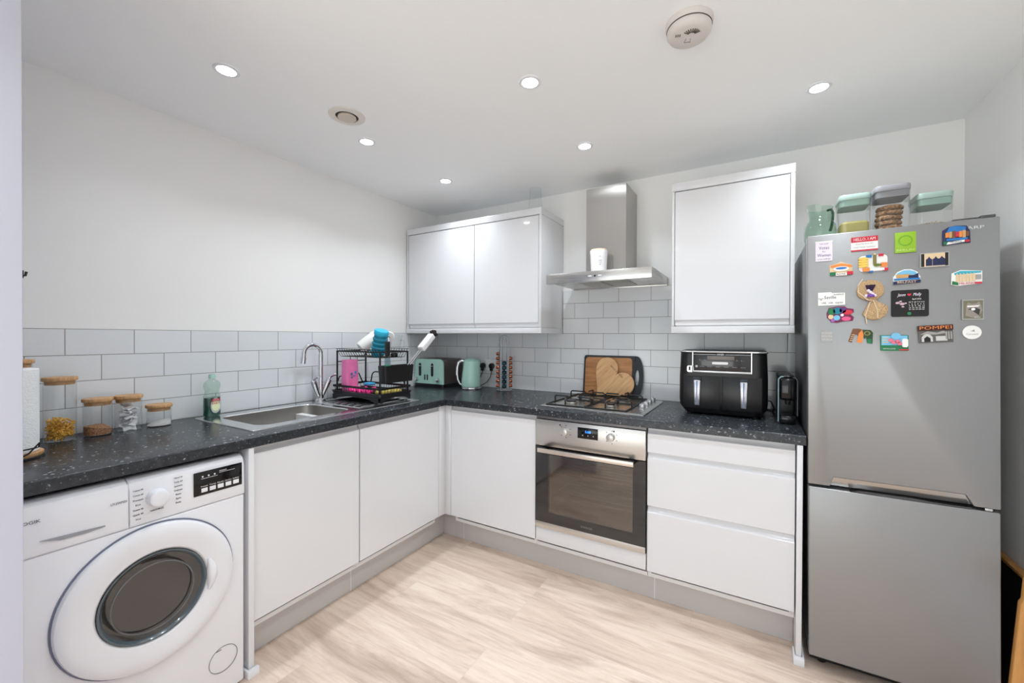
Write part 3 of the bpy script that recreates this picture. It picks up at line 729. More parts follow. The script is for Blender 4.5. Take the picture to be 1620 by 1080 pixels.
t = mg('fridge_magnet', 'white card magnet reading Votes for Women, top left of the fridge', 2.5229, 1.6173)
slab(t, 'card', rect(.052,.074), c_lilac, 0, .002); slab(t, 'top_edge', rect(.054,.004,0,.037), c_white, 0, .003)
words(t, [('THE CAUSE',.006,0,.028,.026),('Votes',.017,0,.013,.032),('for',.008,0,-.001,.010),('Women',.017,0,-.015,.042),('Union Suffrage',.006,0,-.029,.040)], c_purple, .0022)
t = mg('fridge_magnet', 'red and white name-badge magnet reading HELLO, I AM', 2.6424, 1.6337)
slab(t, 'card', rect(.077,.052), c_white, 0, .002); slab(t, 'red_band', rect(.077,.019,0,.0165), c_red, .002, .0026); slab(t, 'red_band', rect(.077,.005,0,-.0235), c_red, .002, .0026)
words(t, [('HELLO, I AM',.014,0,.0165,.062)], c_white, .0028); words(t, [('dreaming about the',.007,0,.000,.050),('next little holiday',.008,0,-.012,.062)], c_stone, .0022, 'small_print')
t = mg('fridge_magnet', 'lime green square magnet reading BERLIN', 2.7546, 1.6258)
slab(t, 'tile', rect(.056,.072), c_lime, 0, .004, .0008); slab(t, 'disc', ell(.038,.038,0,.006), K('print dark lime',(112,164,38)), .004, .0044)
slab(t, 'ring', ell(.030,.030,0,.006), c_lime, .0044, .0047); words(t, [('BERLIN',.010,0,-.027,.046)], K('print pale lime',(206,226,140)), .0042)
t = mg('fridge_magnet', 'dark colourful relief magnet of a canal town, beside the brand lettering', 2.8837, 1.6349)
slab(t, 'backing', [(-.034,-.031),(.020,-.026),(.033,-.028),(.032,.012),(.024,.030),(.0,.033),(-.02,.030),(-.034,.020)], c_navy, 0, .004, .0008)
slab(t, 'sky', [(-.026,.010),(.020,.012),(.022,.026),(0,.032),(-.018,.029)], c_blue, .004, .005)
for k in range(7): slab(t, 'house', rect(.0075,.016+.004*(k%3),-.024+k*.0082,.003), (c_orange,c_tan,c_brown,c_red)[k%4], .004, .0065)
slab(t, 'water', rect(.050,.007,0,-.013), c_blue, .004, .006); slab(t, 'banner', [(-.026,-.029),(.018,-.024),(.018,-.017),(-.022,-.021)], c_white, .004, .0065); slab(t, 'green_corner', rect(.010,.010,-.027,-.024), c_green, .004, .006); slab(t, 'red_corner', rect(.010,.007,.025,-.021), c_red, .004, .006)
words(t, [('VENEZIA',.006,-.003,-.0225,.030)], c_navy, .0068)
t = mg('fridge_magnet', 'relief magnet reading ROMA with orange arcade and Italian colours', 2.5749, 1.5475)
slab(t, 'backing', [(-.034,-.018),(.034,-.020),(.033,.012),(.012,.020),(0,.026),(-.012,.020),(-.034,.014)], c_cream, 0, .004, .0008)
slab(t, 'facade', [(-.032,.006),(.032,.004),(.032,.011),(0,.019),(-.032,.013)], c_orange, .004, .0055); slab(t, 'oval', ell(.046,.018,.0,-.001), c_white, .0055, .0068); slab(t, 'scene', ell(.034,.008,.0,.001), c_blue, .0068, .0074)
slab(t, 'green_flag', rect(.018,.012,-.025,-.018), c_green, .004, .006); slab(t, 'red_flag', rect(.018,.012,.026,-.018), c_red, .004, .006); slab(t, 'banner', rect(.034,.010,0,-.021), c_white, .004, .006)
words(t, [('ROMA',.009,0,-.021,.026)], c_brown, .0062)
t = mg('fridge_magnet', 'bulky relief magnet of beer, bread and a red, white and blue ribbon', 2.667, 1.5597)
slab(t, 'backing', rr2(.080,.058,.012), c_white, 0, .004)
for k in range(4): slab(t, 'loaf', ell(.030,.009,-.028,.018-k*.009), c_yel, .004, .010)
slab(t, 'blue_ribbon', rect(.016,.010,-.012,.026), c_blue, .004, .007); slab(t, 'red_ribbon', rect(.014,.009,.022,.028), c_red, .004, .007); slab(t, 'bottle', rect(.009,.034,.004,.012), K('print olive',(126,118,70)), .004, .011); slab(t, 'cork', ell(.006,.008,.004,.032), c_cream, .004, .011)
slab(t, 'pot', rr2(.020,.014,.004,-.020,-.022), c_orange, .004, .010); slab(t, 'basket', rr2(.018,.016,.003,.030,-.008), c_orange, .004, .009); slab(t, 'green_leaf', ell(.022,.010,.012,-.008), K('print moss',(108,124,52)), .004, .009)
slab(t, 'banner', rect(.046,.008,.008,-.023), c_white, .004, .007); slab(t, 'red_ribbon', rect(.016,.010,.034,-.024), c_red, .004, .0065); slab(t, 'blue_ribbon', rect(.012,.010,-.006,-.028), c_blue, .004, .006)
t = mg('fridge_magnet', 'small framed photo magnet of three dark-clothed people', 2.8298, 1.5577)
slab(t, 'frame', rect(.073,.050), K('grey acrylic',(176,176,176),.2), 0, .004); slab(t, 'picture', rect(.068,.044), c_cream, .004, .0045)
slab(t, 'dark_curtain', rect(.008,.044,-.030,0), c_black, .0045, .0048); slab(t, 'dark_curtain', rect(.008,.044,.030,0), c_black, .0045, .0048)
for x in (-.014,.003,.018): slab(t, 'person_picture', [(x-.008,-.020),(x+.008,-.020),(x+.008,.002),(x+.003,.006),(x,.012),(x-.003,.006),(x-.008,.002)], c_navy, .0045, .0049)
t = mg('fridge_magnet', 'domed blue relief magnet reading BELFAST', 2.7587, 1.505)
slab(t, 'backing', [(-.036,-.027),(.036,-.023),(.036,-.002),(.028,.015),(.012,.025),(-.006,.026),(-.024,.018),(-.036,.0)], c_white, 0, .004, .0008)
slab(t, 'sky', [(-.030,.004),(.028,.006),(.022,.016),(.008,.022),(-.008,.022),(-.024,.014)], c_lblue, .004, .005); slab(t, 'building', rect(.036,.012,-.010,.002), c_tan, .005, .007); slab(t, 'hull', [(.004,-.006),(.030,-.006),(.030,.010),(.018,.004),(.004,.004)], c_navy, .005, .0075); slab(t, 'sea', rect(.068,.006,0,-.009), c_blue, .004, .0065)
slab(t, 'name_plate', [(-.036,-.027),(.036,-.023),(.036,-.013),(-.036,-.016)], c_navy, .004, .0065); words(t, [('BELFAST',.011,0,-.0198,.050)], c_cream, .0067)
t = mg('fridge_magnet', 'white relief magnet of a spired cathedral reading MILANO', 2.9081, 1.4914)
slab(t, 'backing', [(-.037,-.022),(-.024,-.027),(.037,-.022),(.037,.020),(-.014,.026),(-.036,.016)], c_white, 0, .004, .0008); slab(t, 'sky', [(-.028,.010),(.034,.014),(.034,.019),(-.014,.023),(-.030,.016)], K('print aqua',(60,176,200)), .004, .005)
for k in range(6): slab(t, 'spire', [(-.026+k*.008,-.014),(-.020+k*.008,-.014),(-.020+k*.008,.008),(-.023+k*.008,.016),(-.026+k*.008,.008)], c_cream, .004, .0065)
slab(t, 'drawing', rect(.016,.016,.026,.0), c_stone, .004, .0055); slab(t, 'green_flag', [(-.035,-.022),(-.020,-.025),(-.020,-.016),(-.034,-.010)], c_green, .004, .006); slab(t, 'red_flag', rect(.016,.006,.028,-.0195), c_red, .004, .006)
words(t, [('MILANO',.009,.001,-.0200,.038)], c_red, .0062)
t = mg('fridge_magnet', 'white card magnet with black sketchy lettering, above the rainbow magnet', 2.547, 1.4348)
slab(t, 'card', [(-.041,-.024),(.041,-.023),(.041,.022),(0,.023),(0,.026),(-.041,.026)], c_white, 0, .003)
words(t, [('Seville',.016,-.004,.006,.036),('FLAMENCO',.008,.022,.016,.030),('olé  olé  tapas',.010,.002,-.014,.064),('* # *',.014,-.032,.0,.014)], c_black, .0032)
t = mg('fridge_magnet', 'rainbow coloured blob-shaped relief magnet', 2.5731, 1.3755)
slab(t, 'backing', [(-.041,.005),(-.034,.026),(-.010,.031),(.014,.031),(.020,.024),(.040,.020),(.041,.008),(.030,.000),(.041,-.010),(.038,-.024),(.010,-.026),(-.008,-.031),(-.028,-.029),(-.032,-.018),(-.040,-.012)], K('print plum',(120,44,84)), 0, .004, .001)
for (w, h, x, z, c) in ((.022,.026,-.026,.012,c_green),(.026,.026,-.008,.014,K('print petrol',(16,120,150))),(.020,.022,.008,.016,c_purple),(.030,.018,.022,.008,c_red),(.016,.018,-.028,-.008,c_cream),(.020,.020,-.010,-.012,c_lblue),(.028,.016,.018,-.016,K('print pink',(222,90,140))),(.012,.012,-.022,-.022,K('print violet',(170,100,190))),(.010,.010,.006,-.002,c_lilac)): slab(t, 'patch', ell(w,h,x,z,14), c, .004, .006)
t = mg('fridge_magnet', 'hessian bouquet magnet tied with twine around dried purple and white flowers', 2.6635, 1.4207, .0)
fan = lambda cx, cz, r, a0, a1, n=12: [(cx+r*math.cos(a0+(a1-a0)*i/n)*(1+.05*(i%2)), cz+r*math.sin(a0+(a1-a0)*i/n)*(1+.05*(i%2))) for i in range(n+1)]
slab(t, 'hessian_wrap', [(.004,-.004)] + fan(-.004,.040,.038,-.5,PI+.75,18), M_hess, .0, .010, .002)
slab(t, 'hessian_skirt', [(-.004,.004)] + fan(.008,-.030,.036,PI*1.12,PI*2.12,14) + [(.010,.004)], M_hess, .0, .012, .002)
b = MB()
for k in range(5): b.ball((-.016+.006*k,-.013,.030+.006*((k*3)%4-1.5)), .0055)
b.build('white_flowers', K('dried white flower',(232,220,232),.9), t, world=False)
b = MB()
for k in range(5): b.ball((-.012+.004*k,-.014,.020+.003*(k%2)), .005)
b.build('purple_flowers', K('dried lavender',(128,88,170),.9), t, world=False)
b = MB()
for k in range(5): b.tube([(-.010+.002*k,-.011,.034),(-.016+.006*k,-.012,.060)], [.002,.003], 6)
b.build('lavender_sprig', K('dark sprig',(52,34,62),.9), t, world=False)
MB().tube([(-.024,-.004,.084),(-.038,-.008,.06),(-.038,-.010,.035),(-.012,-.014,.006),(.006,-.014,.003),(-.006,-.014,-.004),(-.018,-.012,-.05),(-.014,-.010,-.082)], .0018, 6).tube([(.004,-.014,.002),(.014,-.014,-.03),(.016,-.012,-.060)], .0018, 6).build('twine', K('pale twine',(222,204,176),.9), t, world=False)
t = mg('fridge_magnet', 'black calendar photo magnet with two names and a red heart', 2.7673, 1.411)
slab(t, 'plate', rr2(.099,.094,.006), K('black acrylic',(24,23,25),.15), 0, .004)
words(t, [('April 2022',.007,.018,.014,.024),('M T W T F S S',.006,.018,.003,.040)] + [(s,.0055,.018,-.004-.006*k,.040) for k, s in enumerate(('1  2  3  4  5  6','7  8  9  10  11','14 15 16 17 18','21 22 23 24 25'))], c_white, .0042, 'calendar_print')
b = MB().text('Jason', .015, Tr(-.022,-.0042,.030) @ FY, .022, .0002, .35).text('Molly', .015, Tr(.020,-.0042,.030) @ FY, .022, .0002, .35); b.build('names', c_lilac, t, world=False)
def heartpts(s, cx=0, cz=0, n=40, rot=0.):
    o = []
    for i in range(n):
        a = 2*PI*i/n; x = 16*math.sin(a)**3; z = 13*math.cos(a)-5*math.cos(2*a)-2*math.cos(3*a)-math.cos(4*a)
        o.append((cx+s*(x*math.cos(rot)-z*math.sin(rot)), cz+s*(x*math.sin(rot)+z*math.cos(rot))))
    return o
slab(t, 'heart', heartpts(.00034,-.001,.030), c_red, .004, .0045)
b = MB()
for (x, z, r) in ((-.032,.002,.006),(-.024,.007,.004),(-.020,-.002,.007),(-.018,-.012,.004),(-.011,.0,.004)): b.prism([(x+r*math.cos(a)*1.0, -.0041, z+r*math.sin(a)*.7) for a in [2*PI*i/9+.4 for i in range(9)]], (0,-.0003,0))
b.build('photo_patch', K('print rose',(196,170,178)), t, world=False)
slab(t, 'green_button', ell(.011,.011,-.001,-.036), c_green, .004, .0044)
t = mg('fridge_magnet', 'small framed photo magnet of a raccoon', 2.9241, 1.3841)
slab(t, 'frame', rect(.051,.068), K('clear acrylic',(168,168,164),.15), 0, .004); slab(t, 'picture', rect(.046,.060), K('print khaki',(118,116,96)), .004, .0045)
slab(t, 'raccoon_fur', [(-.018,-.020),(-.016,.012),(-.012,.024),(-.004,.019),(.008,.020),(.014,.026),(.018,.016),(.022,-.004),(.010,-.028),(-.004,-.026)], K('print fur',(150,142,134)), .0045, .005)
slab(t, 'white_brow', [(-.014,.008),(.012,.009),(.016,.014),(.0,.013),(-.014,.013)], c_white, .005, .0054); slab(t, 'eye_mask', [(-.012,.000),(-.004,.006),(.006,.006),(.016,.000),(.014,-.020),(.004,-.010),(-.004,-.002)], K('print charcoal',(58,56,56)), .005, .0055); slab(t, 'muzzle', ell(.010,.009,.0,.001), c_white, .0055, .006)
words(t, [('ROCKY',.005,.010,-.026,.014)], c_white, .005)
t = mg('fridge_magnet', 'plain white oval magnet with a faint grey sketch', 2.9225, 1.3083)
slab(t, 'oval', ell(.045,.045), c_white, 0, .004); words(t, [('Cornwall',.008,.0,-.006,.028)], c_stone, .0042)
slab(t, 'sketch', [(-.004,.004),(.006,.002),(.005,.010),(.001,.006)], c_stone, .004, .0043)
t = mg('fridge_magnet', 'tilted grey relief magnet of ruins reading POMPEI in orange', 2.8338, 1.303, -.05)
slab(t, 'backing', rect(.086,.060), K('print ash',(96,94,92)), 0, .005); slab(t, 'name_plate', rect(.088,.018,0,.021), K('print dark red',(60,24,20)), .005, .0075); words(t, [('POMPEI',.016,0,.021,.080)], c_orange, .0077)
slab(t, 'arch', [(-.036,-.026),(-.008,-.026),(-.008,-.010),(-.014,-.002),(-.022,.001),(-.030,-.002),(-.036,-.010)], K('print pale grey',(202,202,200)), .005, .007); slab(t, 'arch_opening', [(-.030,-.026),(-.014,-.026),(-.014,-.014),(-.022,-.007),(-.030,-.014)], c_black, .007, .0074)
slab(t, 'temple', rect(.028,.016,.014,-.016), MATS['print pale grey'], .005, .007); 
for k in range(3): slab(t, 'column', rect(.004,.026,.032+.006*(k-1),-.006), c_stone, .005, .008)
slab(t, 'hill', [(-.040,.0),(-.020,.010),(.004,.004),(.020,.010),(.030,.002),(.0,-.002)], c_stone, .005, .006)
t = mg('fridge_magnet', 'small grey square magnet of three lines of raised capitals', 2.5339, 1.2935)
slab(t, 'block', rect(.037,.040), K('grey block',(166,166,166),.5), 0, .003); words(t, [('DO TO DAY',.010,0,.012,.033),('THE WORK &',.010,0,0,.033),('TOMORROW',.010,0,-.012,.033)], K('print pale',(206,206,204)), .0032)
t = mg('fridge_magnet', 'patterned brown and green arch-shaped magnet with two feet gaps', 2.634, 1.2949)
slab(t, 'left_piece', [(-.036,-.020),(-.026,-.024),(-.018,.004),(-.010,.006),(-.008,-.002),(.004,.024),(-.006,.028),(-.022,.028)], c_brown, 0, .005, .0008); slab(t, 'middle_piece', [(-.012,-.022),(.003,-.026),(.008,.004),(.004,.024),(-.006,.010)], c_orange, 0, .0055); slab(t, 'right_piece', [(.004,.024),(.028,.022),(.035,.012),(.033,-.028),(.018,-.026),(.016,-.006),(.010,-.010),(.006,.004)], K('print dark green',(44,70,44)), 0, .005, .0008)
slab(t, 'green_foot', rect(.013,.016,.024,-.018), c_green, .005, .0058); slab(t, 'wheel_motif', ell(.018,.016,.018,.010), K('print ochre',(150,130,70)), .005, .006); slab(t, 'wheel_motif', ell(.011,.010,.018,.010), MATS['print dark green'], .006, .0065)
for k in range(4): slab(t, 'stripe', rect(.009,.0022,-.028+k*.002,-.016+k*.007), c_cream, .005, .0056)
t = mg('fridge_magnet', 'pastel relief magnet with pink piglets and a pale blue dome', 2.7274, 1.2748)
slab(t, 'backing', rr2(.076,.056,.003,0,-.004), c_green, 0, .004); slab(t, 'sky', rect(.070,.034,0,.005), c_lblue, .004, .0048); slab(t, 'dome', ell(.026,.024,.004,.020), c_lblue, .003, .007)
for k in range(3): slab(t, 'shelf', rect(.018,.003,-.024,.014-k*.008), c_cream, .0048, .006)
for (x, z) in ((-.010,.006),(-.002,-.002),(.008,.002),(.014,-.006)): slab(t, 'piglet', ell(.014,.012,x,z,14), K('print piglet',(228,120,140)), .005, .009)
slab(t, 'white_figure', rr2(.016,.030,.006,.028,-.004), c_white, .0048, .009); slab(t, 'red_edge', rect(.026,.004,.026,-.028), c_red, .004, .006); words(t, [('WITH LOVE',.006,-.014,-.025,.034)], c_white, .0045)

# ------------------------------------------------------------------ on top of the fridge
ZF = 1.688
jg = thing('glass_jug', 'green glass jug at the left edge of the fridge top', 'jug', (2.531,-.47,ZF), -2.4)
def jsec(r, z, sp, n=40): return [(r*math.cos(2*PI*i/n)*(1+sp*max(0,math.cos(2*PI*i/n))**6), r*math.sin(2*PI*i/n), z + (sp*.04 if math.cos(2*PI*i/n) > .8 else 0)) for i in range(n)]
MB().loft([jsec(.010,.003,0), jsec(.050,.001,0), jsec(.054,.010,0), jsec(.056,.045,0), jsec(.054,.070,0), jsec(.044,.088,0), jsec(.038,.095,0), jsec(.038,.112,0), jsec(.042,.135,.10), jsec(.045,.145,.22)], cap0=True, cap1=False).build('jug_body', G_green, jg, world=False, angle=60)
MB().tube([(-.040,0,.140),(-.058,0,.146),(-.068,0,.132),(-.066,0,.100),(-.058,0,.065),(-.0545,0,.055)], [.005,.005,.005,.005,.0055,.006], 10).build('jug_handle', glass('green handle glass',(120,170,140)), jg, world=False)
def container(name, label, x0, x1, y0, y1, h, lidm, lidh, seal):
    t = thing(name, label, 'food container', ((x0+x1)/2,(y0+y1)/2,ZF), group='food containers on the fridge'); w, d = (x1-x0)/2, (y1-y0)/2
    zb = h-lidh
    MB().loft([rrect(-w*.93,w*.93,-d*.93,d*.93,.0008,.014), rrect(-w*.96,w*.96,-d*.96,d*.96,.006,.016), rrect(-w*.99,w*.99,-d*.99,d*.99,zb,.018)], cap1=False).build('container_body', G_clear, t, world=False)
    l = MB().loft([rrect(-w,w,-d,d,zb,.019), rrect(-w*1.02,w*1.02,-d*1.02,d*1.02,zb+.004,.02), rrect(-w*1.02,w*1.02,-d*1.02,d*1.02,h-.005,.02), rrect(-w*.97,w*.97,-d*.97,d*.97,h,.017)]).build('lid', lidm, t, world=False)
    MB().loft([rrect(-w*.93,w*.93,-d*.93,d*.93,zb-.024,.014), rrect(-w*.955,w*.955,-d*.955,d*.955,zb-.0005,.016)]).build('lid_plug', seal, l, world=False)
    return t
M_lidg = mat('mint lid', (166,190,182), .3); M_lidp = mat('grey lid', (156,156,162), .3)
S_g = mat('mint lid plug', (150,180,168), .4); S_p = mat('grey lid plug', (142,142,146), .4)
container('food_container', 'clear container with mint lid holding olive-coloured dry food', 2.590, 2.692, -.515, -.400, .176, M_lidg, .022, S_g)
container('food_container', 'tallest clear container, grey lid, full of stacked oat biscuits', 2.700, 2.806, -.525, -.405, .190, M_lidp, .022, S_p)
container('food_container', 'low clear container with mint lid and a little oats in it', 2.822, 2.924, -.520, -.400, .143, M_lidg, .022, S_g)
o = MB().loft([rrect(2.5955,2.6865,-.509,-.406,ZF+.0025,.012), rrect(2.5955,2.6865,-.509,-.406,ZF+.060,.012), rrect(2.605,2.680,-.500,-.42,ZF+.070,.012)]).build('dry_food', M_olive); tag(o, 'olive dry food filling the bottom of the mint-lidded container', 'dry food', kind='stuff')
MB_b = None
for k in range(6):
    b = MB().lathe([(0,0),(.036,0),(.041,.004),(.0415,.010),(.037,.0165),(.02,.018),(0,.0178)], (0,0,0), 26)
    for v in b.bm.verts: v.co += Vector((random.uniform(-.0012,.0012) for _ in range(3)))
    o = b.build('oat_biscuit', M_bisc); o.location = (2.753+random.uniform(-.002,.002), -.466+random.uniform(-.003,.003), ZF+.004+k*.0195); o.rotation_euler = (0,0,k)
    tag(o, 'round brown oat biscuit stacked with five others in the grey-lidded container', 'biscuit', 'oat biscuits in the container')
b = MB().loft([rrect(2.829,2.917,-.513,-.407,ZF+.0025,.010), rrect(2.828,2.918,-.514,-.406,ZF+.020,.010), rrect(2.84,2.905,-.49,-.425,ZF+.034,.010)])
for k in range(90):
    x, y = random.uniform(2.836,2.910), random.uniform(-.508,-.412); b.ball((x,y,ZF+.026+.010*(1-abs(x-2.873)/.04)), .0032, 1,.8,.4, 6)
tag(b.build('rolled_oats', M_oats), 'pale rolled oats lying in the low container', 'oats', kind='stuff')

# ------------------------------------------------------------------ items above the left cabinet and hood
o = thing('glass_vase', 'clear tapered glass vase standing on the wide wall cabinet', 'vase', (1.06,-.25,2.0905))
MB().lathe([(0,.002),(.046,.001),(.048,.006),(.041,.08),(.036,.150),(.038,.156)], n=40).build('vase_body', G_vase, o, world=False, angle=60)
cd = thing('candle_jar', 'white candle jar with a pale wooden lid on the extractor canopy', 'candle', (1.520,-.345,1.652))
MB().lathe([(0,0),(.040,0),(.043,.003),(.0485,.100),(.0500,.122),(.0495,.126),(0,.126)], n=44).build('jar', mat('white ceramic', (240,241,243), .3), cd, world=False)
MB().lathe([(0,.1265),(.0475,.1265),(.0475,.131),(.044,.134),(0,.134)], n=40).build('lid', mat('pale wood lid', (226,198,168), .5), cd, world=False)
Tc = Matrix.Rotation(.45, 4, 'Z')
b = MB().text('LUXURY', .006, Tc @ Tr(0,-.0487,.088) @ FY, .014).text('CANDLE', .007, Tc @ Tr(0,-.0478,.066) @ FY, .022).text('soy wax', .006, Tc @ Tr(0,-.0472,.055) @ FY, .026).text('25', .009, Tc @ Tr(0,-.0466,.043) @ FY, .009)
b.build('lettering', M_grey, cd, world=False)

# ------------------------------------------------------------------ left counter: jars, kitchen roll
def jar(label, x, y, r, h, name='storage_jar'):
    t = thing(name, label, 'jar', (x,y,H), group='bamboo-lidded storage jars')
    MB().lathe([(0,.003),(r*.92,.0025),(r,.006),(r,h-.020),(r*.985,h-.016)], n=44).build('glass_body', G_clear, t, world=False, angle=60)
    l = MB().lathe([(0,h-.013),(r*1.07,h-.013),(r*1.09,h-.010),(r*1.09,h-.003),(r*1.06,h),(0,h)], n=44).build('lid', M_bamboo, t, world=False)
    MB().lathe([(0,h-.027),(r*.90,h-.027),(r*.93,h-.0131),(0,h-.0131)], n=40).build('lid_plug', mat('bamboo plug', (190,146,98), .6), l, world=False)
    return t
jar('tall jar with bamboo lid, a third full of pasta', .112, -2.146, .042, .232)
jar('middling jar with bamboo lid and a layer of brown lentils', .100, -2.044, .041, .142)
jar('jar with bamboo lid stuffed with white sachets', .092, -1.953, .041, .142)
jar('smallest jar with bamboo lid and a little white powder', .094, -1.855, .041, .092)
jar('tallest jar, only its bamboo lid showing behind the kitchen roll', .120, -2.255, .044, .300)
b = MB(); rp = random.Random(3)
for k in range(230):
    a, rr, z = rp.uniform(0,2*PI), .033*math.sqrt(rp.random()), rp.uniform(.010,.082)
    if z > .060 and rp.random() < .4: continue
    d = Vector((rp.uniform(-1,1), rp.uniform(-1,1), rp.uniform(-.7,.7))).normalized()*.0085
    p = Vector((.112+rr*math.cos(a), -2.146+rr*math.sin(a), H+z)); b.tube([p-d, p+d], .0026, 7)
tag(b.build('pasta', M_pasta), 'yellow dried pasta heaped in the tall jar', 'pasta', kind='stuff')
b = MB().loft([[( .100+.0385*math.cos(a), -2.044+.0385*math.sin(a), H+.0045) for a in [2*PI*i/32 for i in range(32)]], [(.100+.0388*math.cos(a), -2.044+.0388*math.sin(a), H+.030-.008*math.sin(a)) for a in [2*PI*i/32 for i in range(32)]], [(.100+.015*math.cos(a), -2.044+.015*math.sin(a), H+.040) for a in [2*PI*i/32 for i in range(32)]]])
tag(b.build('brown_lentils', M_lentil), 'brown lentils in the second jar from the kitchen roll', 'lentils', kind='stuff')
b = MB().loft([[( .094+.0385*math.cos(a), -1.855+.0385*math.sin(a), H+.0045) for a in [2*PI*i/32 for i in range(32)]], [(.094+.0388*math.cos(a), -1.855+.0388*math.sin(a), H+.014+.010*math.sin(a)) for a in [2*PI*i/32 for i in range(32)]]])
tag(b.build('white_powder', M_salt), 'white powder sloping in the smallest jar', 'powder', kind='stuff')
M_sach = mat('white sachet paper', (226,226,228), .6)
for k in range(8):
    q = bmesh.new(); bmesh.ops.create_grid(q, x_segments=8, y_segments=6, size=.5)
    for v in q.verts:
        u, w_ = v.co.x, v.co.y
        v.co = Vector((u*.050, w_*.040, .004*math.sin(9*u+k)+.0035*math.cos(7*w_+2*k)+random.uniform(-.0008,.0008)))
    bmesh.ops.solidify(q, geom=q.faces[:], thickness=.0025)
    m_ = MB(); m_._add(q, Matrix.Rotation(k*1.1,4,'Z') @ Matrix.Rotation(.55*math.sin(k*2.1),4,'X') @ Matrix.Rotation(.45*math.cos(k*1.7),4,'Y'))
    o = m_.build('sachet', M_sach, angle=60); o.location = (.092, -1.953, H+.018+.0112*k); tag(o, 'crumpled white sachet in the jar beside the lentils', 'sachet', 'white sachets in the jar')

kr = thing('kitchen_roll_holder', 'bamboo and black wire kitchen roll holder by the partition', 'kitchen roll holder', (.300,-2.296,H))
MB().lathe([(0,.006),(.073,.006),(.075,.009),(.075,.016),(.073,.018),(0,.018)], n=44).build('base', M_bamboo, kr, world=False)
MB().lathe([(.070,.0005),(.077,.0005),(.078,.004),(.076,.0058),(.070,.0058)], n=44).build('base_ring', M_black, kr, world=False)
MB().cyl((0,0,.018),(0,0,.300),.006).ball((0,0,.302),.012,1,1,.8).build('post', M_black, kr, world=False)
MB().tube([(.076,.0,.004),(.079,.030,.022),(.076,.052,.05)] + [(.079*math.cos(a), .079*math.sin(a), .034) for a in [.75-1.5*i/10 for i in range(11)]], .0022, 7).build('wire_arm', M_blackm, kr, world=False)
t = thing('kitchen_roll', 'white embossed kitchen roll cut off by the partition', 'kitchen roll', (.300,-2.296,H+.0185))
MB().lathe([(.021,0),(.063,0),(.0655,.003),(.0655,.257),(.063,.260),(.021,.260),(.021,0)], n=56).build('paper', M_paper, t, world=False)
MB().lathe([(.0195,.001),(.0205,.001),(.0205,.259),(.0195,.259),(.0195,.001)], n=32).build('core', mat('cardboard', (176,150,120), .8), t, world=False)
o = MB().tube([(.990,-2.381,1.409),(.990,-2.376,1.410),(.990,-2.3745,1.418)], .0022, 8).box(.985,.995,-2.381,-2.379,1.404,1.420,.0005).build('wall_hook', M_black); tag(o, 'tiny black hook on the kitchen side of the partition', 'hook')

# ------------------------------------------------------------------ dish rack and what it holds
dx0, dx1, dy0, dy1 = .092, .512, -1.040, -.785
DZ = H+.0115
rk = thing('dish_rack', 'black two-tier dish rack standing on the drainer', 'dish rack', (.30,-.91,DZ))
tr = MB()
tr.loft([rrect(dx0+.03,dx1-.03,dy0+.03,dy1-.03,DZ+.024,.02), rrect(dx0+.008,dx1-.008,dy0+.008,dy1-.008,DZ+.026,.02), rrect(dx0,dx1,dy0,dy1,DZ+.050,.02), rrect(dx0-.004,dx1+.004,dy0-.004,dy1+.004,DZ+.052,.022), rrect(dx0+.006,dx1-.006,dy0+.006,dy1-.006,DZ+.052,.018), rrect(dx0+.014,dx1-.014,dy0+.014,dy1-.014,DZ+.031,.014), rrect(dx0+.03,dx1-.03,dy0+.03,dy1-.03,DZ+.030,.014)])
def apron(a, b_, fix, ax, out):
    L = abs(b_-a); pts = [(a,DZ+.030)] + [(a, DZ)] + [(a+(b_-a)*.06, DZ)] + [(a+(b_-a)*(.06+.88*i/12), DZ+.024*math.sin(PI*i/12)**.5) for i in range(1,12)] + [(a+(b_-a)*.94, DZ), (b_, DZ), (b_, DZ+.030)]
    return [(p, fix, z) if ax == 'x' else (fix, p, z) for p, z in pts]
tr.prism(apron(dx0+.015, dx1-.015, dy0+.004, 'x', 0), (0,.005,0)); tr.prism(apron(dx0+.015, dx1-.015, dy1-.009, 'x', 0), (0,.005,0))
tr.prism(apron(dy0+.015, dy1-.015, dx1-.009, 'y', 0), (.005,0,0)); tr.prism(apron(dy0+.015, dy1-.015, dx0+.004, 'y', 0), (.005,0,0))
tr.build('drip_tray', mat('black drip tray', (30,30,33), .3), rk)
px = (.130,.498); py = (-1.022,-.815); zb, ztop = DZ+.034, 1.202
for x in px:
    for y in py: MB().box(x-.004,x+.004,y-.004,y+.004,zb,ztop,.001).build('post', M_blackm, rk)
b = MB()     # lower basket
zr = DZ+.078; x0,x1,y0,y1 = .106,.506,-1.030,-.800
for a in ((x0,x1,y0-.003,y0+.003),(x0,x1,y1-.003,y1+.003),(x0-.003,x0+.003,y0,y1),(x1-.003,x1+.003,y0,y1)): b.box(*a, zr-.006, zr+.006)
zl = DZ+.040
for k in range(19):
    x = x0+.012+k*(x1-x0-.024)/18; b.tube([(x,y0,zr),(x,y0+.006,zl),(x,y1-.006,zl),(x,y1,zr)], .0014, 5)
for k in range(10):
    y = y0+.014+k*(y1-y0-.028)/9; b.tube([(x1,y,zr),(x1-.006,y,zl)], .0014, 5).tube([(x0,y,zr),(x0+.006,y,zl)], .0014, 5)
b.tube([(x0,y0+.08,zl),(x1,y0+.08,zl)], .0018, 5).tube([(x0,y1-.08,zl),(x1,y1-.08,zl)], .0018, 5)
b.build('lower_basket', M_blackm, rk)
b = MB()     # side hoops
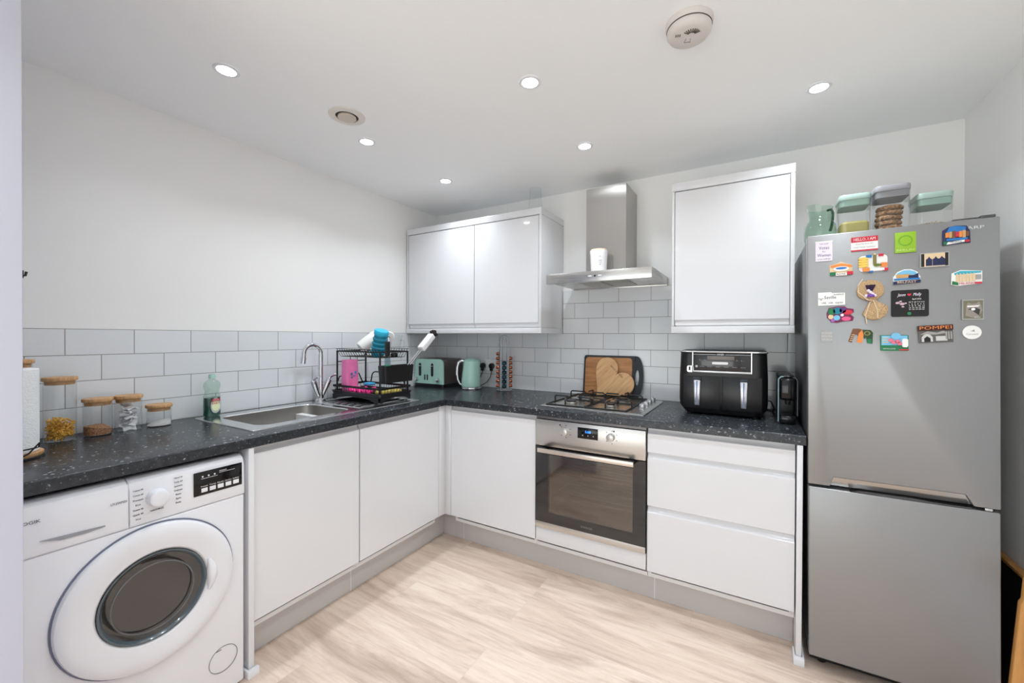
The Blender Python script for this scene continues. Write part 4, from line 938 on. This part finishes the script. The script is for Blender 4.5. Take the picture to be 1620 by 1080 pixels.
for x in (.16,.33): b.tube([(x,-.80,zr)] + [(x+.0, -.80-.0, zr)] + arc((x+.05,-.805,zr+.035), .035, PI, PI/2, 5, 'xz') + arc((x+.10,-.805,zr+.035), .035, PI/2, 0, 5, 'xz') + [(x+.135,-.805,zr)], .004, 7)
b.tube([(.12,-1.02,zr),(.12,-1.0,zr+.05),(.12,-.93,zr+.062),(.12,-.86,zr+.06),(.12,-.83,zr)], .004, 7)
b.build('side_hoops', M_blackm, rk)
b = MB()     # upper shelf
for a in ((px[0],px[1],py[0]-.003,py[0]+.003),(px[0],px[1],py[1]-.003,py[1]+.003),(px[0]-.003,px[0]+.003,py[0],py[1]),(px[1]-.003,px[1]+.003,py[0],py[1])): b.box(*a, ztop-.008, ztop)
zs = ztop-.036
for k in range(17):
    x = px[0]+.008+k*(px[1]-px[0]-.016)/16; b.tube([(x,py[0]-.008,ztop+.010),(x,py[0],ztop-.004),(x,py[0]+.02,zs),(x,py[1]-.02,zs),(x,py[1],ztop-.004),(x,py[1]+.006,ztop+.012)], .0018, 5)
b.tube([(px[0],py[0]-.008,ztop+.010),(px[1],py[0]-.008,ztop+.010)], .0016, 5).tube([(px[0],py[1]+.006,ztop+.012),(px[1],py[1]+.006,ztop+.012)], .0016, 5)
b.tube([(px[0],py[0]+.05,zs),(px[1],py[0]+.05,zs)], .0018, 5).tube([(px[0],py[1]-.05,zs),(px[1],py[1]-.05,zs)], .0018, 5)
b.build('upper_shelf', M_blackm, rk)
b = MB().tube([(px[0],py[0],1.135),(px[0],py[1],1.135)], .0032, 6)
for y in (-.93,-.88): b.tube([(px[0],y,1.160),(px[0],y,1.03)], .0022, 6)
b.tube([(px[0],-.93,1.03),(px[0],-.88,1.03)], .0022, 6); b.build('back_rail', M_blackm, rk)
ch = MB(); hx0, hx1, hy0, hy1 = .505, .570, -1.048, -.832
ch.loft([rrect(hx0+.006,hx1-.006,hy0+.006,hy1-.006,1.030,.008), rrect(hx0,hx1,hy0,hy1,1.125,.010), rrect(hx0+.003,hx1-.003,hy0+.003,hy1-.003,1.125,.008), rrect(hx0+.009,hx1-.009,hy0+.009,hy1-.009,1.034,.006)])
ch.build('cutlery_holder', M_black, rk)
for y in (-1.03,-.85): MB().tube([(.503,y,1.06),(.503,y,1.02),(.510,y,.995),(.506,y,zr)], .0026, 6).build('holder_bracket', M_blackm, rk)

pk = thing('pink_tumbler', 'pink plastic tumbler with a small blue flower, standing in the lower rack', 'tumbler', (.180,-.972,zl+.0028))
b = MB().loft([rrect(-.030,.030,-.036,.036,.0,.012), rrect(-.032,.032,-.042,.042,.045,.014), rrect(-.031,.031,-.041,.041,.160,.014), rrect(-.029,.029,-.039,.039,.188,.014), rrect(-.026,.026,-.036,.036,.188,.012), rrect(-.027,.027,-.037,.037,.03,.012)])
b.build('cup', M_pink, pk, world=False)
MB().use(mat('print sky', (70,150,210), .5)).prism([(.0318, .014+.008*math.cos(a), .112+.010*math.sin(a)) for a in [2*PI*i/7 for i in range(7)]], (.0008,0,0)).prism([(.0318, .004+.006*math.cos(a), .092+.006*math.sin(a)) for a in [2*PI*i/7 for i in range(7)]], (.0008,0,0)).use(mat('print slate', (110,110,140), .5)).prism([(.0318, -.012+.009*math.cos(a), .104+.010*math.sin(a)) for a in [2*PI*i/8 for i in range(8)]], (.0008,0,0)).prism([(.0318, -.010+.007*math.cos(a), .084+.007*math.sin(a)) for a in [2*PI*i/8 for i in range(8)]], (.0008,0,0)).build('decoration', None, pk, world=False)
def blob(pts, r, name, m, label, cat, sx=1, sy=1, sz=1):
    b = MB()
    for p in pts: b.ball(p, r, sx, sy, sz, 14, jit=.02)
    o = b.build(name, m, angle=80); tag(o, label, cat); return o
def pad(x0,x1,y0,y1,z0,z1,name,m,label,cat,b=.008,T=None):
    o = MB().box(x0,x1,y0,y1,z0,z1,b,4,T).build(name, m); tag(o, label, cat); return o
q = bmesh.new(); bmesh.ops.create_grid(q, x_segments=22, y_segments=12, size=.5)
for v in q.verts:
    u, w_ = v.co.x, v.co.y; v.co = Vector((.315+u*.190, -.975+w_*.080, zl+.016+.010*math.sin(17*u)*math.cos(9*w_)+.006*math.sin(31*u+4*w_) + .012*(1-4*w_*w_)))
bmesh.ops.solidify(q, geom=q.faces[:], thickness=.010)
m_ = MB(); m_._add(q); tag(m_.build('dish_cloth', M_hot, angle=80), 'hot pink crumpled dish cloth beside the pink tumbler', 'cloth')
pad(.265,.325,-.945,-.900,zl+.040,zl+.056,'sponge',M_sky,'light blue sponge lying on the hot pink cloth','sponge')
pad(.428,.495,-1.000,-.930,zl+.003,zl+.026,'sponge',M_yel,'yellow sponge at the near corner of the lower rack','sponge',.009)
pad(.432,.493,-.922,-.852,zl+.003,zl+.024,'sponge',M_yel,'yellow sponge lying flat, nearer the toaster','sponge',.009)

tb = thing('ribbed_bottle', 'turquoise ribbed collapsible bottle upside down on the upper shelf', 'bottle', (.395,-.955,zs+.008), rot=(.06,.34,0))
pr = [(0,0),(.026,0),(.032,.006)]
for k in range(4): pr += [(.036,.012+k*.026),(.040,.022+k*.026),(.040,.028+k*.026),(.035,.035+k*.026)]
pr += [(.036,.120),(.036,.128),(0,.128)]
MB().lathe(pr, n=36).build('bottle_body', M_blue, tb, world=False)
MB().lathe([(0,.1285),(.039,.1285),(.041,.132),(.041,.150),(.038,.156),(0,.157)], n=36).build('cap', M_bluel, tb, world=False)
wb_ = thing('white_bottle', 'white bottle lying tilted behind the turquoise bottle', 'bottle', (.200,-.915,zs+.048), rot=(-.90,0,-.45))
MB().lathe([(0,0),(.030,0),(.035,.005),(.037,.05),(.037,.120),(.034,.128),(0,.130)], n=36).build('bottle_body', mat('pearl plastic', (232,232,228), .35), wb_, world=False)
wl_ = thing('round_lid', 'round white lid with a hole, propped beside the turquoise bottle', 'disc', (.430,-.900,zs+.113), rot=(-1.2,0,.85))  # the white bottle's lid, set up as a disc of its own
MB().lathe([(.008,0),(.033,0),(.036,.003),(.036,.012),(.034,.014),(.008,.014),(.008,0)], n=36).build('disc', M_white, wl_, world=False)
MB().lathe([(.0,.004),(.0079,.004),(.0079,.009),(0,.009)], n=20).build('plug', M_black, wl_, world=False)
MB().cyl((0,0,-.001),(0,0,-.075),.005,.004).build('stem', M_white, wl_, world=False)
gm = thing('glass_mug', 'clear glass mug drying on the upper shelf, nearest the wall cabinet', 'mug', (.400,-.838,zs+.004), 1.1, rot=(.0,.12,.3))
MB().lathe([(.0,.008),(.026,.004),(.029,.0),(.033,.010),(.038,.07),(.042,.125),(.043,.132)], n=36).build('mug_body', G_vase, gm, world=False, angle=60)
MB().tube([(.036,0,.10),(.062,0,.098),(.066,0,.06),(.055,0,.03),(.034,0,.026)], .004, 8).build('mug_handle', G_vase, gm, world=False)
pb = thing('dish_brush', 'black-handled washing brush with translucent head in the holder', 'brush', (.538,-1.005,1.045))
MB().box(-.008,.008,-.015,.015,.0,.130,.004).build('head', G_frost, pb, world=False)
MB().box(-.010,.010,-.014,.014,.130,.215,.007,3).build('handle', M_black, pb, world=False)
MB().box(-.0088,.0088,-.0158,.0158,.072,.084,.001).build('green_band', mat('green band', (50,140,100), .5), pb, world=False)
ut = thing('electric_whisk', 'white-handled utensil with chrome shafts leaning out of the holder', 'utensil', (.538,-.930,1.048), rot=(-.856,.0,0))
MB().cyl((-.006,0,0),(-.006,0,.262),.0045).cyl((.008,.002,0),(.008,.002,.262),.0045).build('chrome_shafts', M_chrome, ut, world=False)
MB().box(-.022,.022,-.019,.019,.245,.375,.007,3).build('handle', M_white, ut, world=False)
b = MB()
for k in range(9): b.ball((.015*math.cos(k*.7), .015*math.sin(k*.7), .392+.004*(k%3)), .011)
b.ball((0,0,.388),.018); b.build('black_tip', mat('matt black rubber', (36,30,30), .8), ut, world=False)
o = MB().lathe([(0,0),(.017,0),(.020,.004),(.020,.018),(.016,.022),(0,.022)], (0,0,0), 28).build('bottle_stopper', M_blackg); o.location = (.482,-.905,zs+.003); tag(o, 'small glossy black round stopper behind the cutlery holder', 'stopper')

# ------------------------------------------------------------------ toaster, kettle, sockets, capsules
ts = thing('toaster', 'mint green four-slice toaster in the inner corner', 'toaster', (.158,-.145,H))
x0, x1, yf, yb = .014, .298, -.262, -.020
def tsec(y, k=1.):
    w = (x1-x0)/2*k; cx = (x0+x1)/2; z0, z1 = H+.028, H+.028+(.186*k if k < 1 else .186)
    return [(cx-w,y,z0),(cx+w,y,z0),(cx+w-.004,y,z1-.030),(cx+w-.010,y,z1-.012),(cx+w-.028,y,z1),(cx-w+.028,y,z1),(cx-w+.010,y,z1-.012),(cx-w+.004,y,z1-.030)]
MB().loft([tsec(yf+.016), tsec(yb)]).build('side_shell', mat('bronze steel shell', (108,100,96), .28, .8), ts)
ff = MB().loft([tsec(yf,.985), tsec(yf+.004,1.0), tsec(yf+.0155,1.0)]).build('front_panel', M_teal, ts)
MB().loft([rrect(x0-.002,x1+.002,yf-.004,yb,H+.001,.02), rrect(x0-.002,x1+.002,yf-.004,yb,H+.028,.02)]).build('base', M_black, ts)
for x in (.072,.194):
    MB().prism([(x+.0125*math.cos(a), yf-.0012, H+.140+ (.030 if math.sin(a) > 0 else -.045)+.0125*math.sin(a)) for a in [2*PI*i/24 for i in range(24)]], (0,.002,0)).build('lever_slot', M_black, ff)
    MB().box(x-.012,x+.012,yf-.012,yf-.0013,H+.158,H+.164,.002).build('lever', M_chrome, ff)
for x in (.121,.147):
    MB().prism([(x+.006*math.cos(a), yf-.0012, H+.075+(.016 if math.sin(a) > 0 else -.016)+.006*math.sin(a)) for a in [2*PI*i/20 for i in range(20)]], (0,.002,0)).build('button_strip', M_black, ff)
for x in (.040,.256):
    k = MB().cyl((x,yf-.0005,H+.060),(x,yf-.020,H+.060),.0165,.0145,28,b=.002).build('browning_dial', M_chrome, ff)
for x in (.075,.125,.190,.240): MB().box(x-.010,x+.010,-.225,-.055,H+.2135,H+.2148).build('bread_slot', M_black, ts)

kt = thing('kettle', 'mint green electric kettle with chrome handle beside the toaster', 'kettle', (.492,-.175,H), math.atan2(-.5,-.867))
MB().lathe([(0,0),(.072,0),(.074,.003),(.074,.014),(.072,.017),(0,.017)], n=48).build('power_base', M_chrome, kt, world=False)
b = MB(); n=48
def ks(r, z, sp=0): return [(r*math.cos(2*PI*i/n)*1.0 - (sp*max(0,-math.cos(2*PI*i/n))**8), r*math.sin(2*PI*i/n), z) for i in range(n)]
b.loft([ks(.060,.018), ks(.069,.020), ks(.0705,.028), ks(.069,.07), ks(.065,.12,.002), ks(.059,.165,.006), ks(.055,.195,.016), ks(.0535,.205,.020)]).build('kettle_body', M_teal, kt, world=False)
b = MB().loft([ks(.0525,.2053,.018), ks(.052,.212,.014), ks(.044,.220), ks(.025,.225), ks(.008,.226)]).build('lid', M_teald, kt, world=False)
h = MB(); hp = [(.050,0,.205),(.072,0,.208),(.090,0,.195),(.101,0,.160),(.104,0,.115),(.098,0,.070),(.084,0,.040),(.070,0,.030)]
h.tube(hp, [.011,.0115,.0115,.011,.011,.0105,.0105,.010], 14)
h.build('handle', M_chrome, kt, world=False)
MB().tube([(x-.0085,0,z) for x, y, z in hp[1:7]], [.006]*6, 10).build('handle_grip', M_black, kt, world=False)
MB().tube([(-.066,0,.055),(-.063,0,.10),(-.059,0,.155)], [.0035,.0035,.0035], 8).build('water_gauge', G_frost, kt, world=False)

ws = thing('wall_socket', 'white double wall socket on the tiles beside the kettle', 'socket', (.533,-.0075,1.072))
MB().box(.460,.606,-.016,-.0078,1.030,1.116,.003).build('faceplate', M_white, ws)
for x in (.508,.556): MB().box(x-.006,x+.006,-.019,-.016,1.092,1.108,.001).build('switch', M_white2, ws)
def plug(x, lb, pts):
    t = thing('plug', lb, 'plug', (x,-.017,1.066))
    MB().lathe([(0,0),(.021,0),(.023,.004),(.021,.020),(.014,.024),(0,.024)], n=28, T=Matrix.Rotation(PI/2,4,'X')).box(-.011,.011,-.024,-.004,-.038,-.010,.005).build('plug_body', M_black, t, world=False)
    MB().tube(pts, .0032, 8).build('cord', M_black, t)
plug(.493, 'black plug nearest the kettle, in the left socket outlet', [(.493,-.030,1.030),(.491,-.032,1.010),(.480,-.040,.980),(.462,-.052,.955),(.440,-.070,.935),(.428,-.085,.915),(.425,-.090,.9085)])
plug(.574, 'black plug in the right socket outlet, its cord curving down', [(.574,-.030,1.030),(.573,-.033,1.005),(.566,-.040,.975),(.548,-.055,.945),(.520,-.075,.924),(.490,-.088,.912),(.47,-.095,.9085)])

cr_ = thing('capsule_holder', 'chrome revolving coffee capsule holder on the worktop', 'capsule holder', (.738,-.110,H))
MB().lathe([(0,.0),(.056,0),(.058,.003),(.054,.008),(.020,.012),(0,.012)], n=40).build('base', M_chrome, cr_, world=False)
cols = [(-2.72,8,M_copper,'copper'),(-1.02,6,M_navy,'dark teal'),(.55,7,M_copper,'copper'),(2.1,0,None,'')]
HR = .036
for a, cnt, m_, nm in cols:
    ca, sa = math.cos(a), math.sin(a); tx, ty = -sa, ca
    b = MB()
    for s in (-1,1): b.tube([(HR*ca+s*.0155*tx, HR*sa+s*.0155*ty, .006),(HR*ca+s*.0155*tx, HR*sa+s*.0155*ty, .340),(HR*.8*ca+s*.012*tx, HR*.8*sa+s*.012*ty, .375),(HR*.4*ca+s*.008*tx, HR*.4*sa+s*.008*ty, .394),(s*.004*tx, s*.004*ty, .398)], .0016, 6)
    b.build('wire_column', M_chrome, cr_, world=False)
    if not cnt: continue
    p0 = None
    for k in range(cnt):
        z = H+.034+k*.0325; loc = (.738+(HR+.003)*ca, -.110+(HR+.003)*sa, z)
        lb = {'copper': 'copper capsule in the ' + ('left' if a < -2 else 'right') + ' column of the holder', 'dark teal': 'dark teal capsule in the middle column of the holder'}[nm]
        gp = nm + ' capsules, ' + ('left' if a < -2 else 'right' if a > 0 else 'middle') + ' column'
        if p0 is None:
            p0 = thing('coffee_capsule', lb, 'coffee capsule', loc, a, gp)
            MB().lathe([(0,.020),(.008,.0195),(.011,.016),(.0142,.0),(.0142,-.0005)], n=22, T=Matrix.Rotation(PI/2,4,'Y')).build('cup', m_, p0, world=False)
            MB().lathe([(.0,-.0022),(.0165,-.0020),(.0168,-.0008),(.0142,-.0003)], n=22, T=Matrix.Rotation(PI/2,4,'Y')).build('rim', m_, p0, world=False)
        else:
            r = dup(p0, loc, lb)

# ------------------------------------------------------------------ chopping boards
tilt = -.115
cb = thing('chopping_board', 'rectangular brown chopping board with black rim and handle behind the hob', 'chopping board', (1.49,-.044,H+.001), rot=(tilt,0,0))
def bd(w0, w1, h, r): return rr2(w1-w0, h, r, (w0+w1)/2, h/2)
ol = [(-.178,.0),(.150,.0)] + [(.150+.060*math.sin(PI*i/14)**.8, .266*i/14) for i in range(1,14)] + [(.150,.266),(-.165,.266),(-.174,.262),(-.178,.252)]
hole = ell(.027,.098,.183,.133,20)
q = bmesh.new()
def ring(pts, y): return [q.verts.new((x, y, z)) for x, z in pts]
# rim as an outline with the handle hole, built by splitting round the hole
body = [(-.178,.0),(.160,.0),(.160,.266),(-.165,.266),(-.174,.262),(-.178,.252)]
MB().prism([(x, .004, z) for x, z in body], (0,-.010,0), .001).build('rim', mat('black rubber rim', (38,42,50), .5), cb, world=False)
N = 28
outer_ = []; inner_ = []
for i in range(N+1):
    a = -PI/2 + PI*i/N; outer_.append((.158+.052*max(0,math.cos(a))**.75, .133+.133*math.sin(a))); inner_.append((.172+.013*math.cos(a), .133+.050*math.sin(a)))
b = MB(); bb = bmesh.new()
def vv(p, y): return bb.verts.new((p[0], y, p[1]))
inner2 = [(.172-.013*math.cos(-PI/2+PI*i/N), .133+.050*math.sin(-PI/2+PI*i/N)) for i in range(N+1)]
left_ = [(.156, .133+.133*math.sin(-PI/2+PI*i/N)) for i in range(N+1)]
for A, B in ((outer_, inner_), (inner2, left_)):
    va0 = [vv(p,.004) for p in A]; vb0 = [vv(p,.004) for p in B]; va1 = [vv(p,-.006) for p in A]; vb1 = [vv(p,-.006) for p in B]
    for i in range(N):
        bb.faces.new((va0[i],va0[i+1],vb0[i+1],vb0[i])); bb.faces.new((va1[i],vb1[i],vb1[i+1],va1[i+1])); bb.faces.new((va0[i],va1[i],va1[i+1],va0[i+1])); bb.faces.new((vb0[i],vb0[i+1],vb1[i+1],vb1[i]))
bmesh.ops.recalc_face_normals(bb, faces=bb.faces[:]); b._add(bb); q.free()
b.build('handle', MATS['black rubber rim'], cb, world=False)
MB().prism([(x, -.0062, z) for x, z in rr2(.308,.238,.022,-.012,.134)], (0,-.0025,0), .001).build('wood_face', M_board, cb, world=False)
hh = thing('heart_board', 'pale wooden heart-shaped board leaning on the chopping board', 'board', (1.508,-.0615,H+.001), rot=(tilt,0,0))
hp_ = heartpts(.0088, 0, 0, 64, -PI*.23)
mz = min(z for x, z in hp_)
MB().prism([(x, 0, z-mz) for x, z in hp_], (0,-.014,0), .002).build('board', M_heart, hh, world=False)
MB().text('BREAD & CHEESE', .014, Tr(.034,-.0145,.165) @ Matrix.Rotation(PI*.235,4,'Y') @ FY, .105).build('engraving', mat('burnt engraving', (124,84,50), .8), hh, world=False)

# ------------------------------------------------------------------ air fryer and coffee machine
af = thing('air_fryer', 'large black two-drawer air fryer with silver trim', 'air fryer', (2.155,-.25,H))
ax0, ax1, ay0, ay1 = 1.961, 2.352, -.395, -.105
def asec(k, z, r=.045, dy=0.): 
    cx, cy = (ax0+ax1)/2, (ay0+ay1)/2; return rrect(cx-(cx-ax0)*k, cx+(cx-ax0)*k, cy-(cy-ay0)*k-dy, cy+(cy-ay0)*k, z, r, 8)
MB().loft([asec(.80,H+.006,.03), asec(.86,H+.010,.035), asec(.985,H+.044,.045), asec(1.,H+.075,.046), asec(.998,H+.190,.046), asec(.975,H+.305,.044)]).build('body', mat('satin black', (18,18,20), .32), af)
MB().loft([asec(.968,H+.3052,.044), asec(.985,H+.309,.045), asec(.985,H+.315,.045), asec(.95,H+.319,.042)]).build('top_cover', M_black, af)
b = MB(); P1 = asec(.985,H+.314,.045)
b.tube([p for p in P1 if p[1] < -.26][::1] , .0042, 8)
b.build('silver_rim', mat('bright trim', (214,216,218), .2, .7), af)
Y = -.3945
for x0, x1 in ((1.985,2.155),(2.1585,2.328)):
    d = MB().box(x0, x1, Y-.0035, -.37, H+.034, H+.196, .003).build('drawer', mat('black drawer', (20,20,22), .28), af)
    xm = 2.050 if x0 < 2.1 else 2.253
    MB().prism([(xm-.012,Y-.020,H+.050),(xm+.012,Y-.020,H+.050),(xm+.016,Y-.022,H+.176),(xm-.016,Y-.022,H+.176)], (0,.017,0), .004).build('handle', mat('brushed handle', (206,208,214), .22, .85), d)
    MB().box(xm-.018,xm+.018,Y-.023,Y-.003,H+.1765,H+.187,.003).build('handle_cap', mat('dark teal cap', (38,50,60), .3), d)
    MB().box(xm-.003,xm+.003,Y-.0235,Y-.0205,H+.055,H+.172).build('handle_groove', mat('blue grey groove', (96,104,140), .3, .5), d)
Z0, Z1 = H+.212, H+.312
fx0, fx1 = 2.030, 2.282
pn = MB().box(fx0, fx1, Y-.0028, Y+.01, Z0+.010, Z1-.006, .002).build('control_panel', mat('panel black', (30,31,34), .15, coat=.5), af)
b = MB()
b.box(fx0-.004,fx0,Y-.0045,Y+.005,Z0+.002,Z1).box(fx1,fx1+.004,Y-.0045,Y+.005,Z0+.002,Z1).box(fx0-.004,fx1+.004,Y-.0045,Y+.005,Z0,Z0+.010,.003)
b.prism([(p[0],Y-.0045,p[1]) for p in rr2(.030,.032,.008,2.017,Z0+.016)], (0,.006,0)); b.build('panel_trim', MATS['bright trim'], pn)
MB().prism([(p[0],Y-.005,p[1]) for p in rr2(.009,.020,.004,2.014,Z0+.018)], (0,.004,0)).build('trim_slot', M_blackg, pn)
MB().box(2.094,2.212,Y-.0035,Y-.002,Z0+.063,Z0+.082,.0005).build('display', mat('warm grey display', (112,106,102), .3), pn)
MB().prism([(p[0],Y-.0040,p[1]) for p in rr2(.070,.012,.005,2.151,Z0+.048)], (0,.002,0)).build('start_button', M_white2, pn)
b = MB().text('NINJA', .011, Tr(2.153,Y-.0035,Z1-.010) @ FY, .030, .0004); b.build('lettering', M_white, pn)
b = MB().box(fx0,2.132,Y-.0035,Y-.0025,Z1-.0115,Z1-.0095).box(2.174,fx1,Y-.0035,Y-.0025,Z1-.0115,Z1-.0095); b.cyl((2.046,Y-.002,Z0+.030),(2.046,Y-.0038,Z0+.030),.006,n=16)
for k in range(6): b.text(('Max Crisp','Roast','Bake','Reheat','Dehydrate','Air Fry')[k], .0055, Tr(2.070+.036*k,Y-.003,Z0+.030) @ FY, .020)
for x in (2.064,2.086,2.226,2.246): b.text('+ -', .010, Tr(x,Y-.003,Z0+.062) @ FY, .012)
b.text('Dual Zone Technology', .006, Tr(2.155,Y-.0048,Z0+.005) @ FY, .040)
b.build('panel_marks', mat('panel print', (170,172,176), .5), pn)
for x in (2.01,2.30): 
    MB().cyl((x,-.34,H),(x,-.34,H+.010),.014).build('foot', M_black, af); MB().cyl((x,-.16,H),(x,-.16,H+.010),.014).build('foot', M_black, af)
MB().tube([(2.30,-.125,H+.05),(2.345,-.10,H+.060),(2.372,-.10,H+.052),(2.385,-.12,H+.02),(2.38,-.10,H+.004),(2.35,-.06,H+.004)], .0035, 8).build('power_cord', M_black, af)

cm = thing('coffee_machine', 'slim black capsule coffee machine squeezed beside the fridge', 'coffee machine', (2.427,-.30,H))
cx0, cx1 = 2.388, 2.463
MB().box(cx0+.004,cx1-.004,-.345,-.10,H+.001,H+.208,.010,3).build('body', M_black, cm)
MB().box(cx0+.006,cx1-.006,-.430,-.345,H+.105,H+.205,.012,3).build('brew_head', M_blackg, cm)
MB().box(cx0+.008,cx1-.008,-.440,-.345,H+.001,H+.040,.008,3).build('drip_tray', M_blackg, cm)
b = MB(); b.tube([(cx0+.002,-.432,H+.010),(cx0+.002,-.432,H+.200),(cx0+.012,-.432,H+.211),(cx0+.020,-.432,H+.211)], .003, 8); b.build('side_trim', mat('pale teal trim', (150,178,184), .3, .4), cm)
b = MB(); b.tube([(cx1-.002,-.432,H+.040),(cx1-.002,-.432,H+.196),(cx1-.012,-.432,H+.209),(cx1-.02,-.432,H+.210)], .002, 8); b.build('side_trim', mat('grey trim', (110,112,116), .3, .4), cm)
MB().lathe([(0,.206),(.024,.206),(.026,.210),(.022,.216),(0,.217)], (2.426,-.390,H), 28).build('lever_knob', M_black, cm)
MB().cyl((2.426,-.415,H+.086),(2.426,-.415,H+.106),.009,.012).build('coffee_spout', M_black, cm)

# ------------------------------------------------------------------ oak shelf unit between fridge and right wall
ok = thing('oak_shelf_unit', 'oak unit with dark inside, between fridge and right wall', 'shelf unit', (3.06,-.62,0))
MB().box(3.083,3.107,-.98,-.34,.478,.490,.001).build('top_board', M_oak, ok)
MB().prism([(3.050,-.648,.520),(3.082,-.648,.520),(3.082,-.648,0),(3.006,-.648,0),(3.021,-.648,.172),(3.040,-.648,.440),(3.046,-.648,.452)], (0,-.020,0), .001).build('front_board', M_oak, ok)
MB().box(3.098,3.106,-.660,-.345,.0,.4775).build('back_panel', mat('dark inner panel', (24,16,14), .8), ok)
MB().box(3.052,3.098,-.365,-.350,.0,.4775).build('far_side', MATS['dark inner panel'], ok)
# ------------------------------------------------------------------ camera, daylight, view
F = Vector((math.sin(-.522635)*math.cos(-.006067), math.cos(-.522635)*math.cos(-.006067), math.sin(-.006067)))
R = Vector((math.cos(-.522635), -math.sin(-.522635), 0)); U = R.cross(F)
cr, srr = math.cos(.003937), math.sin(.003937)
R2 = R*cr + U*srr; U2 = U*cr - R*srr
cam = bpy.data.cameras.new('camera'); co = bpy.data.objects.new('camera', cam); COL.objects.link(co)
co.matrix_world = Matrix(((R2.x,U2.x,-F.x,2.2978),(R2.y,U2.y,-F.y,-2.59915),(R2.z,U2.z,-F.z,1.28746),(0,0,0,1)))
cam.sensor_width = 36; cam.sensor_fit = 'HORIZONTAL'; cam.lens = 36*647.149/1620
cam.shift_x = -(821.904-810)/1620; cam.shift_y = (536.504-540)/1620; cam.clip_start = .02
SC.camera = co
W = bpy.data.worlds.new('sky'); SC.world = W; W.use_nodes = True
bg = W.node_tree.nodes['Background']; wn, wk = W.node_tree.nodes, W.node_tree.links     # soft overcast sky above; lower half brightened, added to light the ceiling
tc = wn.new('ShaderNodeTexCoord'); sx = wn.new('ShaderNodeSeparateXYZ'); rp_ = wn.new('ShaderNodeValToRGB')
wk.new(tc.outputs['Generated'], sx.inputs[0]); mr = wn.new('ShaderNodeMapRange'); mr.inputs['From Min'].default_value = -1; wk.new(sx.outputs[2], mr.inputs['Value']); wk.new(mr.outputs[0], rp_.inputs['Fac'])
rp_.color_ramp.elements[0].position = .49; rp_.color_ramp.elements[0].color = (1.,.985,.95,1)
rp_.color_ramp.elements[1].position = .52; rp_.color_ramp.elements[1].color = (.34,.37,.41,1)
wk.new(rp_.outputs[0], bg.inputs[0]); bg.inputs[1].default_value = SKY
pl_ = bpy.data.lights.new('daylight portal', 'AREA'); pl_.shape = 'RECTANGLE'; pl_.size = 2.3; pl_.size_y = 2.0; pl_.cycles.is_portal = True
po = bpy.data.objects.new('daylight portal', pl_); COL.objects.link(po); po.location = (1.55, YF-.2, 1.08); po.rotation_euler = (-PI/2, 0, PI)
po.rotation_euler = Vector((0,1,0)).to_track_quat('-Z','Y').to_euler()
SC.view_settings.view_transform = 'Standard'; SC.view_settings.look = 'None'; SC.view_settings.gamma = 1; SC.view_settings.use_curve_mapping = False
SC.view_settings.exposure = EXPO
SC.cycles.max_bounces = 14; SC.cycles.diffuse_bounces = 7; SC.cycles.transparent_max_bounces = 24
